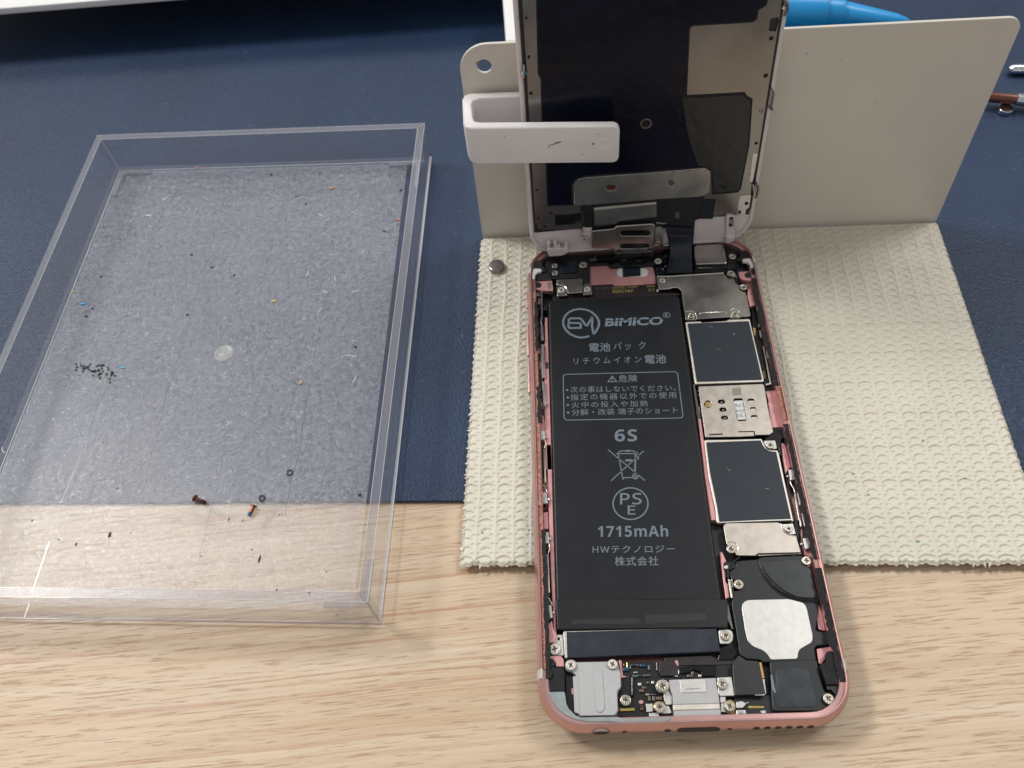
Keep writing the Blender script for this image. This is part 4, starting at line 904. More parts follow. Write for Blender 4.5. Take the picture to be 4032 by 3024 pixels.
screw('J', (1745,1467), 84, 6.2)
P('foam_pad', 'J', [(1610,935),(1700,900),(1730,840),(1700,790),(1730,730),(1800,730),(1850,720),(1880,830),(1930,870),(1960,1000),(1965,1240),(1720,1245),(1670,1100)], 6.9, 1.2, blackm, .12, .3)
P('black_block', 'J', [(1715,1255),(1965,1245),(1955,1360),(1900,1410),(1850,1410),(1790,1330),(1730,1330)], 6.2, 1.0, blackp, .12, .2)
P('corner_plate', 'J', [(1565,690),(1810,650),(1840,690),(1760,730),(1705,760),(1700,840),(1640,925),(1600,920)], 4.9, 1.2, pink_in, .1, .2)
P('corner_plate', 'J', [(1545,30),(1600,10),(1650,150),(1700,410),(1600,390),(1560,200)], 5.0, 1.2, pink_in, .1, .2)
P('corner_plate', 'J', [(1845,1480),(1990,1400),(2010,1450),(1850,1659),(1650,1659),(1830,1560)], 7.0, 1.2, pink_in, .1, .2)

# ---------------------------------------------------------------- below the battery
P('flex_bed', 'G', [(380,640),(2212,600),(2212,700),(1200,700),(420,690)], 4.0, .6, brown, .05, .1)
P('vibration_motor', 'W', [(218,1070),(985,1050),(1003,1168),(228,1200)], 5.9, 2.4, mat('slate_film', (42,47,57), .3, 0, var=.1, vscale=250, bump=.1, bscale=500, rvar=.12), .16, .25)
P('motor_side', 'G', [(360,252),(408,250),(420,630),(385,625)], 5.95, 1.8, steel_lite, .12, .1)
P('motor_edge', 'W', [(216,1066),(985,1046),(986,1052),(219,1072)], 5.75, 1.2, steel_b, .08, .02)
P('screw_ear', 'G', [(240,305),(262,292),(352,290),(372,585),(350,595),(240,592),(170,560),(160,480),(225,420)], 5.4, .4, steel_lite, .1, .3, holes=[E_('G', (295,352), 22, 22, 0, 12)])
screw('G', (235,503), 84, 5.75, 's')
P('screw_ear', 'J', [(35,395),(200,388),(250,420),(265,500),(250,570),(200,608),(60,612)], 5.4, .4, steel_lite, .1, .3)
screw('J', (152,487), 74, 5.8)
P('foil_fold', 'J', [(60,700),(140,640),(260,640),(330,760),(250,860),(20,870)], 4.9, .5, blackg, .15, .2)
P('dark_strip', 'H', [(-20,300),(790,270),(900,330),(1240,350),(1250,430),(-20,450)], 4.6, .5, brownpcb, .1, .1)
P('pink_tab', 'H', [(165,355),(215,350),(235,440),(210,470),(180,430)], 4.75, .5, pink_in, .08, .1)
P('pink_tab', 'G', [(1165,660),(1205,660),(1225,880),(1300,905),(1200,920)], 4.85, .5, pink_in, .08, .1)
# headphone jack module
P('jack_module', 'G', [(400,760),(410,700),(560,688),(1000,680),(1150,672),(1170,780),(1195,850),(1205,1050),(1150,1120),(1150,1240),(1162,1400),(1140,1420),(1135,1462),(1100,1468),(600,1478),(585,1440),(520,1425),(512,1200),(498,890),(560,890)], 5.6, 2.2, grey_pl, .2, .35)
P('jack_top', 'G', [(575,755),(990,748),(1050,800),(1160,800),(1192,860),(1198,1045),(1140,1110),(1145,1250),(1150,1395),(1110,1462),(605,1470),(590,1100)], 5.9, .5, grey_pl, .15, .3)
me = curve_mesh([rnd(A('G', [(800,830),(860,790),(930,830),(970,1350),(930,1420),(860,1420),(820,1350)], 6.1), .8, 5)], 5.7, 6.12, .38, 4); link('jack_ridge', me, grey_pl, phone, smooth=60)
P('jack_screw_ear', 'G', E_('G', (472,740), 92, 88, 0, 20), 5.65, 1.0, grey_pl, .1, .01)
screw('G', (470,737), 74, 6.1, 's'); screw('G', (1077,722), 72, 6.2, 's')
for y_ in (1210,1275,1335): P('moulded_mark', 'G', [(1005,y_),(1050,y_),(1055,y_+34),(1012,y_+34)], 5.93, .1, grey_pl, .04, .15)
P('foam_pad', 'G', [(125,780),(150,760),(350,762),(375,800),(382,1105),(150,1112),(125,1000)], 6.9, 1.2, blackm, .12, .2)
P('round_pad', 'G', E_('G', (190,703), 58, 58, 0), 6.6, .4, blackp, .08, .01)
P('corner_plate', 'G', [(100,170),(195,90),(215,200),(255,285),(235,400),(150,415),(120,300)], 6.2, 2.0, pink_in, .12, .2)
P('corner_plate', 'G', [(135,595),(330,600),(365,650),(370,755),(255,755),(245,690),(200,645),(135,640)], 6.2, 2.0, pink_in, .12, .2)
P('black_block', 'G', [(395,900),(495,900),(515,1440),(470,1400),(420,1300),(395,1150)], 4.9, 1.4, blackp, .1, .2)
P('pink_tab', 'G', [(478,1070),(512,1068),(514,1155),(485,1158)], 5.0, .4, pink_in, .05, .05)
gk = [(148,1122),(380,1115),(395,1190),(405,1290),(450,1375),(540,1460),(620,1492),(900,1485),(1150,1482),(1200,1500),(1260,1515),(1500,1500),(1800,1490),(1920,1478),(1922,1525),(1840,1560),(1500,1562),(1300,1572),(1000,1555),(700,1558),(520,1520),(380,1450),(270,1360),(190,1250)]
P('grey_gasket', 'G', gk, 7.35, 1.2, grey_in, .15, .3)
# circuit board with its tiny parts
P('circuit_board', 'G', [(1195,690),(1740,680),(2212,690),(2212,1659-120),(1160,1470),(1165,1250),(1210,1060)], 4.4, .6, pcb, .05, .1)
P('circuit_board', 'H', [(160,440),(1240,400),(1250,640),(1200,1000),(1060,990),(1060,1340),(-40,1340),(-40,520)], 4.42, .6, pcb, .05, .1)
P('dark_connector', 'b', [(980,235),(1290,235),(1385,350),(1370,555),(1010,565),(960,480)], 5.0, .6, brownpcb, .1, .1)
P('flex_bump', 'b', [(1380,400),(1640,340),(2212,330),(2212,560),(1900,560),(1880,470),(1720,420),(1640,470),(1380,550)], 5.1, .5, blackg, .2, .2)
me = curve_mesh([rnd(A('b', [(345,560),(430,560),(430,1000),(350,1010)], 5.2), .5, 4)], 4.3, 5.2, .4, 3); link('shiny_sleeve', me, blackg, phone, smooth=60)
comps = [((190,290),(30,60),'l'),((260,270),(30,120),'g'),((330,320),(30,90),'l'),((190,370),(120,80),'b'),((370,300),(90,40),'b'),((480,310),(60,30),'l'),((560,300),(120,60),'b'),((730,330),(45,100),'l'),((905,260),(35,180),'l'),
         ((410,470),(90,25),'w'),((400,530),(100,60),'l'),((500,530),(90,40),'b'),((620,525),(160,45),'l'),((510,710),(70,60),'w'),((700,680),(60,50),'l'),((800,670),(60,60),'w'),((530,850),(110,60),'p'),((600,790),(90,50),'l'),
         ((680,950),(70,30),'w'),((790,945),(110,35),'l'),((725,1000),(60,100),'p'),((825,1000),(60,100),'l'),((900,1010),(130,70),'p'),((1310,545),(70,30),'w'),((1420,545),(60,30),'b'),((1580,535),(130,50),'l'),((1670,460),(60,70),'l'),((1820,530),(70,50),'w'),((560,1260),(70,40),'p'),((540,1200),(100,60),'r')]
cm = dict(l=steel_d, g=gold, b=mat('blue_resin', (30,74,104), .25), w=steel_b, p=mat('ceramic_tan', (128,96,84), .4), r=brown)
for (x0, y0), (wx, wy), k in comps:
    P('tiny_component', 'b', [(x0,y0),(x0+wx,y0-2),(x0+wx+3,y0+wy),(x0+3,y0+wy)], 4.95, .5, cm[k], .08, .05)
for x0 in (540,): P('pink_hole', 'b', E_('b', (575,1128), 50, 38, 0), 4.46, .1, pink_in, 0, .01)
P('black_hole', 'b', E_('b', (437,1088), 52, 40, 0), 4.46, .1, dark, 0, .01)
P('gold_contact', 'b', [(115,1268),(435,1258),(440,1318),(120,1328)], 4.9, .3, gold, .06, .1)
P('gold_contact', 'H', [(1448,1150),(1722,1150),(1722,1185),(1455,1190)], 4.9, .3, gold, .06, .1)
screw('b', (240,1092), 118, 5.3); screw('G', (1805,1042), 84, 6.3)
P('ground_strip', 'b', [(680,1168),(828,1165),(835,1330),(700,1350)], 5.0, .4, steel_lite, .06, .05)
P('ground_strip', 'b', [(1080,1210),(1180,1215),(1240,1340),(1235,1370),(1040,1385),(1000,1340)], 5.0, .4, gold if False else steel_lite, .06, .05)
P('screw_tab', 'b', [(750,1370),(965,1358),(970,1465),(760,1470)], 5.0, .4, steel_lite, .06, .05)
screw('b', (985,1250), 118, 5.6)
P('gold_ring', 'b', E_('b', (980,1235), 128, 125, 0, 24), 5.02, .3, gold, .05, .01)
P('ring_ear', 'b', E_('b', (1045,785), 150, 145, 0, 24), 5.7, .5, steel_lite, .08, .01)
P('ring_ear', 'b', [(1060,900),(1190,880),(1250,1010),(1250,1180),(1120,1190),(1080,1090)], 5.2, .5, steel_lite, .08, .1)
# charging connector
P('charge_connector', 'H', [(65,692),(880,660),(925,935),(975,1330),(150,1352),(122,955),(75,850)], 5.9, 2.2, grey_pl, .16, .2)
P('connector_plate', 'H', [(247,695),(700,672),(722,905),(640,905),(275,918)], 6.05, .3, steel_lite, .06, .1)
P('connector_dent', 'H', [(340,850),(400,838),(560,835),(625,828),(600,850),(480,862),(360,862)], 6.07, .05, mat('dent_grey', (166,162,160), .5, .3), 0, .1)
P('connector_step', 'H', [(125,940),(300,928),(340,1000),(420,1035),(740,1010),(800,925),(925,930),(945,1100),(132,1122)], 6.02, .3, grey_pl, .1, .2)
P('silver_band', 'H', [(130,1130),(945,1108),(952,1200),(136,1226)], 6.1, .4, steel_b, .1, .08)
P('screw_tab', 'H', [(905,655),(1150,642),(1208,968),(960,975),(922,930)], 5.8, .6, steel_lite, .1, .1)
screw('H', (992,768), 92, 6.25)
P('small_tab', 'H', [(945,985),(1050,985),(1045,1075),(1000,1090),(955,1090)], 5.4, .4, steel_lite, .06, .05)
P('screw_tab', 'H', [(965,1105),(1040,1100),(1060,1230),(1060,1255),(965,1250)], 5.3, .4, steel_lite, .06, .05)
P('gold_ring', 'H', E_('H', (1120,1160), 104, 118, 0, 24), 5.3, .4, gold, .05, .01)
screw('H', (1120,1158), 90, 5.85)
P('crumpled_foil', 'H', [(1235,1080),(1330,1060),(1400,1100),(1450,1080),(1350,1180),(1240,1190)], 5.2, .4, steel_lite, .1, .05)
P('screw_tab', 'H', [(1235,1222),(1400,1218),(1422,1390),(1230,1392)], 6.2, .4, steel_lite, .06, .05)
screw('H', (1318,1310), 70, 6.6)
P('white_bead', 'H', [(1650,1235),(1700,1228),(1755,1230),(1750,1275),(1680,1280)], 5.0, .4, white_pl, .1, .1)
P('microphone_cover', 'H', [(1170,440),(1190,380),(1235,325),(1275,262),(1340,300),(1410,350),(1620,365),(1650,420),(1680,600),(1750,935),(1700,950),(1210,962),(1178,640)], 6.3, 1.6, mat('matt_black_cover', (36,38,41), .42, 0, var=.12, vscale=500, bump=.2, bscale=900), .15, .25)
P('gold_edge', 'H', [(1638,388),(1672,385),(1728,660),(1690,668)], 6.36, .3, mat('tan_edge', (190,150,96), .4, .4), .05, .05)
P('cover_edge', 'H', [(1695,680),(1725,680),(1758,925),(1720,965),(1560,965),(1560,940),(1700,930)], 6.2, .4, steel_lite, .08, .1)
P('black_floor', 'H', [(1200,985),(1840,960),(1880,1220),(1900,1350),(1430,1380),(1420,1200),(1200,1180)], 4.7, .5, blackp, .08, .2)

# ---------------------------------------------------------------- springs and pads down the left side
def bars(zone, lst):
    for pts, z, th, m_, nm in lst: P(nm, zone, pts, z, th, m_, .1, .08)
bars('C', [([(240,95),(272,90),(280,248),(248,250)],6.3,.6,steel,'spring_bar'), ([(248,292),(284,288),(292,655),(262,658)],6.3,.6,steel,'spring_bar'),
           ([(260,698),(292,694),(304,960),(276,966)],6.3,.6,steel,'spring_bar'), ([(215,885),(230,878),(256,880),(260,968),(225,970)],6.9,.5,beige_pad,'contact_pad'),
           ([(190,-20),(245,0),(235,300),(240,520),(255,720),(258,840),(215,845),(200,560),(196,260)],5.6,1.4,blackp,'black_block'),
           ([(200,110),(225,120),(222,180),(205,185)],6.4,.5,pink_in,'pink_tab'), ([(212,330),(235,340),(232,390),(215,395)],6.4,.5,pink_in,'pink_tab'), ([(232,480),(245,470),(246,560),(235,560)],6.3,.4,pink_in,'pink_tab'), ([(215,745),(240,750),(238,800),(218,800)],6.4,.4,pink_in,'pink_tab'),
           ([(215,1000),(310,992),(320,1055),(225,1068)],5.2,1.2,brown,'recess'), ([(225,1070),(275,1065),(288,1150),(286,1228),(240,1232),(232,1130)],5.6,1.2,pink_in,'pocket'),
           ([(244,1232),(290,1230),(294,1330),(248,1332)],6.4,.7,silver_pad,'contact_pad'), ([(205,1080),(228,1085),(236,1290),(214,1290)],6.8,.5,blackm,'gasket_strip'),
           ([(215,1352),(270,1350),(300,1420),(296,1659),(245,1659),(238,1450)],5.5,1.2,blackp,'black_block'), ([(276,1440),(292,1436),(298,1659),(284,1659)],6.2,.4,champ,'spring_bar'),
           ([(300,485),(325,485),(326,552),(302,552)],5.6,.5,blackp,'black_block')])
wire('spring_wire', 'C', [(258,0),(250,50),(262,92)], .18, 6.4, steel); wire('spring_wire', 'C', [(295,1340),(300,1380),(285,1430)], .16, 6.3, champ)
screw('C', (306,1305), 12, 6.0, 's'); screw('C', (310,935), 12, 6.0, 's')
bars('F', [([(128,0),(160,0),(165,330),(135,330)],5.6,1.4,blackp,'black_block'), ([(165,42),(180,40),(186,308),(174,310)],6.2,.5,champ,'spring_bar'),
           ([(156,392),(190,390),(200,480),(158,484)],6.5,.7,silver_pad,'contact_pad'), ([(150,492),(208,488),(214,535),(156,542)],5.0,1.2,brown,'recess'),
           ([(166,556),(200,548),(206,688),(170,692)],5.8,1.2,pink_in,'pocket'), ([(165,717),(205,714),(212,805),(168,810)],6.5,.7,steel_lite,'contact_pad'),
           ([(165,815),(205,815),(205,850),(170,880)],5.0,1.2,brown,'recess'), ([(150,830),(172,880),(190,1250),(200,1450),(168,1450),(160,1100)],6.3,1.2,blackm,'black_block'),
           ([(188,898),(206,890),(217,1210),(203,1215)],6.3,.5,champ,'spring_bar'), ([(172,1095),(190,1095),(196,1210),(178,1210)],6.5,.4,steel_d,'spring_bar'),
           ([(188,1313),(228,1310),(240,1415),(194,1420)],6.5,.7,steel_lite,'contact_pad'), ([(186,1430),(240,1425),(250,1455),(192,1462)],5.0,1.2,brown,'recess')])
wire('spring_wire', 'F', [(165,330),(185,365),(200,395)], .18, 6.3, champ); wire('spring_wire', 'F', [(215,812),(214,850),(204,890)], .18, 6.3, champ); wire('spring_wire', 'F', [(195,1240),(215,1265),(235,1310)], .18, 6.3, champ)
for c_ in ((208,443),(218,765),(247,1370)): P('spring_bead', 'F', E_('F', c_, 8, 14, 0, 10), 6.2, .6, champ, .15, .01)
# ... and down the right side
bars('D', [([(1320,0),(1368,0),(1400,150),(1450,250),(1530,400),(1560,570),(1600,640),(1560,700),(1610,900),(1690,1100),(1690,1225),(1525,1240),(1490,1100),(1400,700),(1330,240)],5.4,1.4,blackg,'black_block'),
           ([(1392,0),(1440,0),(1455,80),(1405,92)],6.5,.8,beige_pad,'contact_pad'), ([(1430,370),(1458,370),(1480,470),(1455,480)],6.3,.5,steel,'spring_bar'), ([(1415,270),(1440,275),(1445,320),(1420,325)],6.4,.5,steel,'spring_bar'),
           ([(1538,668),(1585,665),(1602,765),(1552,772)],6.6,.8,beige_pad,'contact_pad'), ([(1485,600),(1505,598),(1618,1140),(1590,1145)],6.3,.5,steel,'spring_bar'),
           ([(1600,918),(1625,912),(1652,1025),(1625,1032)],6.5,.6,silver_pad,'contact_pad'), ([(1478,965),(1520,960),(1530,1070),(1500,1075)],5.9,.5,mat('amber_part', (110,80,40), .3), 'amber_block'),
           ([(1530,1145),(1610,1130),(1615,1150),(1535,1165)],6.3,.4,steel_b,'latch'), ([(1450,200),(1500,230),(1560,520),(1590,640),(1560,600),(1500,420)],6.6,.7,pink_in,'inner_wall_plate'),
           ([(1340,320),(1385,340),(1385,450),(1360,430)],5.8,.5,gold,'tiny_component')])
bars('E', [([(1388,530),(1430,540),(1460,600),(1525,880),(1500,905),(1452,975),(1410,720)],5.6,1.6,pink_in,'inner_wall_plate'), ([(1490,918),(1555,912),(1590,1058),(1518,1075)],6.6,.9,silver_pad,'contact_pad'),
           ([(1515,1092),(1630,1098),(1650,1240),(1590,1240)],5.0,1.2,brown,'recess'), ([(1450,980),(1490,960),(1510,1200),(1600,1640),(1560,1640),(1480,1250)],5.4,1.3,blackg,'black_block'),
           ([(1575,1240),(1598,1240),(1612,1340),(1672,1659),(1645,1659),(1590,1400)],6.3,.5,steel,'spring_bar'), ([(1618,1252),(1680,1248),(1702,1425),(1652,1440)],6.5,.7,silver_pad,'contact_pad'),
           ([(1655,1442),(1705,1435),(1720,1535),(1680,1545)],5.0,1.2,brown,'recess'), ([(1682,1548),(1715,1545),(1740,1659),(1700,1659)],6.5,.6,silver_pad,'contact_pad')])
wire('spring_wire', 'E', [(1518,1090),(1530,1140),(1565,1190),(1585,1245)], .2, 6.3, steel)
P('spring_bead', 'E', E_('E', (1478,1010), 16, 20, 0, 10), 6.2, .6, champ, .15, .01)
bars('I', [([(1262,0),(1290,0),(1335,285),(1308,290)],6.3,.5,steel,'spring_bar'), ([(1330,85),(1368,80),(1415,280),(1370,285)],6.5,.6,silver_pad,'contact_pad'), ([(1368,290),(1415,290),(1450,400),(1385,430)],5.0,1.2,brown,'recess'),
           ([(1345,470),(1428,462),(1455,625),(1382,640)],6.6,.9,silver_pad,'contact_pad'), ([(1205,180),(1290,200),(1310,420),(1345,640),(1320,700),(1270,470)],5.0,1.3,blackg,'black_block'), ([(1320,330),(1345,330),(1345,465),(1318,465)],6.2,.5,steel_d,'spring_bar'),
           ([(1370,660),(1480,650),(1560,780),(1560,920),(1530,970),(1500,920),(1480,780),(1380,730)],5.3,1.5,pink_in,'inner_wall_plate')])
P('spring_bead', 'I', E_('I', (1328,556), 20, 20, 0, 10), 6.2, .6, steel_b, .15, .01)

# dust caught on the dark surfaces
dm_ = []
for _ in range(110):
    if random.random() < .6: t_ = random.random(); x = 4+random.random()*34+8*0; y = random.uniform(30, 120); z = BZ+.02
    else: x = random.uniform(41, 60); y = random.uniform(45, 100); z = 6.0
    s_ = random.uniform(.04,.11); a_ = random.uniform(0,6); dm_.append(frommesh([(x,y,z),(x+s_*cos(a_),y+s_*sin(a_),z),(x+s_*cos(a_+1.8)*random.uniform(.5,1.6),y+s_*sin(a_+1.8),z)], [(0,1,2)]))
o = link('dust', joined(dm_), mat('pale_dust', (120,124,130), .8), phone, smooth=None); o['kind'] = 'stuff'

for z_, pts, zz in (('D', [(700,300),(760,330)], 5.96), ('D', [(820,640),(880,655)], 5.96), ('E', [(600,900),(650,940)], 5.96), ('E', [(1150,1200),(1210,1190)], 5.96), ('I', [(450,420),(560,470)], 6.04), ('I', [(700,520),(780,500)], 6.04), ('J', [(700,200),(820,260)], 5.8), ('J', [(900,420),(1020,400)], 5.8), ('B', [(900,1000),(1050,950)], 6.14), ('B', [(1000,1250),(1150,1230)], 6.14)):
    S('hairline_scratch', z_, pts, .06, zz, silver_pad, th=0)

# ================================================================== the lifted display, seen from its back
DF = Frame((1.55,134.9,7.2), (rad(81.31), rad(.42), rad(1.18)))
disp = thing('display_assembly', 'phone display raised upright showing its shield plate, navy sheet and white frame', 'display', DF)
DWd = 64.9; DL = 130.0
def drr(d, r=8.0, n=8):
    out = []; x0, y0, x1, y1 = d, d, DWd-d, DL-d; r = r-d
    for cx, cy, a0 in ((x1-r, y0+r, -90), (x1-r, y1-r, 0), (x0+r, y1-r, 90), (x0+r, y0+r, 180)):
        for k in range(n+1): a = rad(a0+90*k/n); out.append((cx+r*cos(a), cy+r*sin(a)))
    return out
link('white_frame', curve_mesh([drr(0)], -1.9, 0, .3, 2), white_fr, disp)
link('frame_lip', curve_mesh([drr(.35), drr(1.15)], 0, .55, .2, 2), white_fr, disp)
D_ = DF.at
def Q(name, zone, pts, ztop, th, m, bev=.08, r=.25, parent=None, holes=(), extra=()):
    loops = [rnd(DF.at(zone, pts, ztop)+list(extra), r)] + [DF.at(zone, h, ztop) for h in holes]
    return link(name, curve_mesh(loops, ztop-th, ztop, bev), m, parent or disp)
def loc(zone, x, y, w=.5): return DF.at(zone, [(x,y)], w)[0]
# dark liner, then the metal shield plate on it
lin_pts = [(1.35,8.4),(64.0-.1,8.9),(63.9,126),(1.4,126)]
link('black_liner', curve_mesh([rnd([(1.35,8.3),(48,9.2),(63.3,9.6),(63.85,12.0),(63.9,126),(1.3,126)], .5)], 0, .16, .04), blackp, disp)
met = DF.at('K', [(700,1110),(420,1125),(152,1118),(145,1045),(100,1032),(86,800)], .5)
met_r = DF.at('L', [(1690,520),(1660,740),(1638,968),(1585,992),(1568,1080),(1390,1088),(1010,1108)], .5)
ul = 2.3
outl = [(ul,122),(ul-.05,60)]+met[::-1]+met_r[::-1]+[(63.2,30),(63.15,66),(63.2,122)]
holes = []
for z_, c_, r_ in (('K',(125,548),22),('K',(148,963),24),('K',(243,1078),24),('K',(338,893),22),('L',(1672,382),28),('L',(1590,890),34),('L',(1464,1042),32),('M',(1462,555),32),('M',(1382,1097),32),('M',(1312,1604),28),
                   ('O',(431,112),9),('O',(459,580),12),('O',(1889,687),10),('O',(1860,891),10)):
    q_ = DF.at(z_, [c_, (c_[0]+r_, c_[1])], .5); holes.append(circ(q_[0], math.dist(*q_), 14))
q_ = DF.at('N', [(645,1205),(705,1203),(706,1275),(646,1275)], .5); holes.append(q_)
q_ = DF.at('M', [(1450,275),(1540,250),(1590,250),(1530,455),(1425,445)], .5); holes.append(q_)
shp = link('shield_plate', curve_mesh([rnd(outl, .3)]+holes, .2, .5, .06), shield, disp)
# raised side strips of the plate
Q('side_strip', 'L', [(1700,20),(1790,20),(1700,505),(1690,520),(1650,515),(1640,490)], .62, .15, steel_lite, .05, .4, shp)
Q('corner_strip', 'L', [(1435,1010),(1465,780),(1510,752),(1672,742),(1635,965),(1585,990),(1568,1082),(1440,1085)], .62, .15, steel_lite, .05, .3, shp, holes=[E_('L', (1590,890), 34, 30, 0), E_('L', (1464,1042), 33, 30, 0)])
# recesses round the navy sheet
sheet_o = [(495,0),(505,460),(522,492),(530,760),(555,1040),(562,1280),(720,1275),(713,1155),(742,1112),(800,1095),(1150,1070),(1540,1040),(1582,1062),(1590,1208),(1745,1195),(1762,1175),(1815,900),(1834,618),(1800,600),(1788,578),(1425,597),(1445,172),(1470,157),(1838,135),(1862,118),(1872,62),(1920,32),(1930,0)]
so = DF.at('O', sheet_o, .56)
so = [(so[0][0], 120)]+so+[(so[-1][0], 120)]
link('navy_sheet', curve_mesh([rnd(so, .5)], .5, .6, .04), navy_sheet, disp)
sh_in = link('sheet_border', stroke_mesh(so, .35, .605, True, 0), blackm, disp, smooth=None)
fp = [(1400,612),(1780,592),(1795,612),(1826,628),(1808,900),(1756,1172),(1742,1188),(1596,1200),(1588,1064),(1560,1040),(1500,1030),(1440,860)]
link('sheen_panel', curve_mesh([rnd(DF.at('O', fp, .62), .5)], .58, .63, .02), mat('dark_grey_sheen', (33,33,34), .34, 0, var=.18, vscale=120, bump=.6, bscale=320, spec=.5, rvar=.08, bdist=.0003), disp)  # same navy sheet: its grey sheen painted as a separate panel
# creases pressed in the sheet
cr = []
for a in ([(1330,660),(1360,710),(1385,790)], [(1370,650),(1440,620)], [(1300,680),(1350,665),(1420,640)], [(1620,1140),(1660,1160),(1690,1180)], [(1630,1080),(1720,1085)], [(1640,1160),(1650,1175),(1670,1165)], [(1430,840),(1435,920)], [(1450,700),(1550,900)], [(1500,1000),(1600,920)]):
    for k in range(2):
        pts = [(x+random.gauss(0,4), y+random.gauss(0,4)) for x, y in a]; q_ = DF.at('O', pts, .6)
        cr.append(tube_mesh([(*p, .62) for p in q_], [.03]+[.12]*(len(q_)-2)+[.02], 6))
link('sheet_crease', joined(cr), navy_sheet, disp, smooth=80)
c_ = DF.at('O', [(1175,770)], .6)[0]
link('round_boss', lathe_mesh([(1.45,.5),(1.5,.66),(1.25,.7),(1.15,.6),(.1,.6)], 28, c_), steel_d, disp)
# home plate at the lower end
Q('lower_plate', 'O', [(728,1280),(730,1145),(755,1112),(800,1105),(1150,1080),(1540,1045),(1572,1062),(1568,1200),(1530,1222),(1150,1248),(770,1278)], .85, .3, steel, .12, .8, holes=[E_('O', (1330,1140), 20, 19, 0), px_slot((957,1168),32,18)])
hp = []
for x_, y_ in ((1245,1080),(1343,1072),(1443,1062),(1547,1062),(1549,1130),(1040,1095),(900,1104),(800,1115),(748,1130),(740,1190)): 
    c_ = DF.at('O', [(x_, y_)], .86)[0]; hp.append(curve_mesh([circ(c_, .26, 10)], .84, .87, 0))
link('hole_dot', joined(hp), steel_d, disp)  # dark dots painted in for the shade of small holes
c_ = DF.at('O', [(957,1168)], .7)[0]; link('red_window', curve_mesh([circ(c_, 1.1, 14, .6)], .56, .66, 0), mat('dark_red', (96,34,26), .3), disp)
# black flex area under it
Q('black_flex', 'O', [(768,1278),(1150,1250),(1530,1220),(1530,1245),(1610,1247),(1592,1362),(1515,1360),(1480,1372),(1470,1500),(1465,1560),(1325,1560),(1300,1420),(860,1440),(770,1400)], .78, .3, blackp, .06, .3)
Q('black_tape', 'K', [(385,910),(560,905),(760,880),(760,1000),(690,1010),(680,1040),(390,1062)], .62, .12, blackg, .04, .1)
Q('black_tape', 'L', [(790,795),(840,765),(855,775),(850,835),(1055,838),(1045,900),(1005,1110),(985,1160),(785,1160),(800,1000)], .95, .25, navyb, .06, .2)
Q('component', 'L', [(345,1045),(425,1040),(425,1150),(340,1150),(352,1100),(335,1080)], .95, .2, steel_d, .04, .1)
Q('gold_edge', 'L', [(20,1218),(190,1235),(185,1248),(15,1245)], 1.3, .2, champ, .04, .02)
cp = Q('connector_cover', 'K', [(960,822),(1200,800),(1860,735),(1862,935),(1700,955),(1320,1000),(1270,1040),(965,1070)], 1.35, .6, steel, .08, .1)
Q('cover_edge', 'K', [(955,812),(1860,728),(1860,755),(955,845)], 1.42, .5, steel_b, .1, .05)
q_ = DF.at('K', [(1210,955),(1320,945),(1210,920)], 1.36); link('etched_print', text_mesh('1S3', *q_, 1.36, 0, 1.2, 0), inkd, disp, smooth=None)
# contact row
for k in range(8): Q('contact', 'K', [(778,870+k*22),(800,868+k*22),(800,880+k*22),(778,882+k*22)], .9, .2, steel_d, .03, .02)
# earpiece bracket with two slots
Q('bracket_base', 'K', [(1180,1400),(1830,1380),(1815,1455),(1260,1485),(1230,1420)], .95, .4, steel, .08, .3, holes=[E_('K', (1310,1440), 22, 20, 0), E_('K', (1752,1415), 22, 18, 0)])
br = Q('earpiece_bracket', 'K', [(925,1140),(1235,1112),(1275,1070),(1810,1035),(1838,1065),(1815,1385),(1760,1400),(1560,1408),(1260,1420),(1240,1395),(940,1402),(918,1380)], 2.0, .35, steel, .16, .25,
       holes=[px_slot((1555,1174),218,38), px_slot((1545,1362),212,36)])
q_ = DF.at('K', [(935,1145),(1240,1115),(1285,1078),(1800,1042),(1828,1070)], 1.98); link('bracket_rim', tube_mesh([(*p, 1.93) for p in q_], .13, 8), steel_b, br)
Q('earpiece', 'K', [(1000,1150),(1800,1080),(1780,1390),(1000,1395)], 1.5, 1.4, blackg, .1, .3)
Q('side_tab', 'K', [(1842,1092),(1900,1080),(1950,1100),(1955,1350),(1940,1372),(1832,1362)], 1.1, .5, steel, .1, .3)
Q('left_tab', 'K', [(790,1100),(925,1095),(920,1250),(840,1250),(790,1180)], 1.0, .5, white_fr, .1, .2)
def dscrew(c, r, w_, k='s'): screw('K', c, r, w_, k, disp, DF)
dscrew((822,1258), 42, 1.6); dscrew((775,1150), 30, 1.6); dscrew((1880,1322), 44, 1.6, 'c')
Q('round_roller', 'K', [(1950,1345),(2050,1340),(2050,1420),(1980,1410)], 1.2, .8, steel, .3, .3)
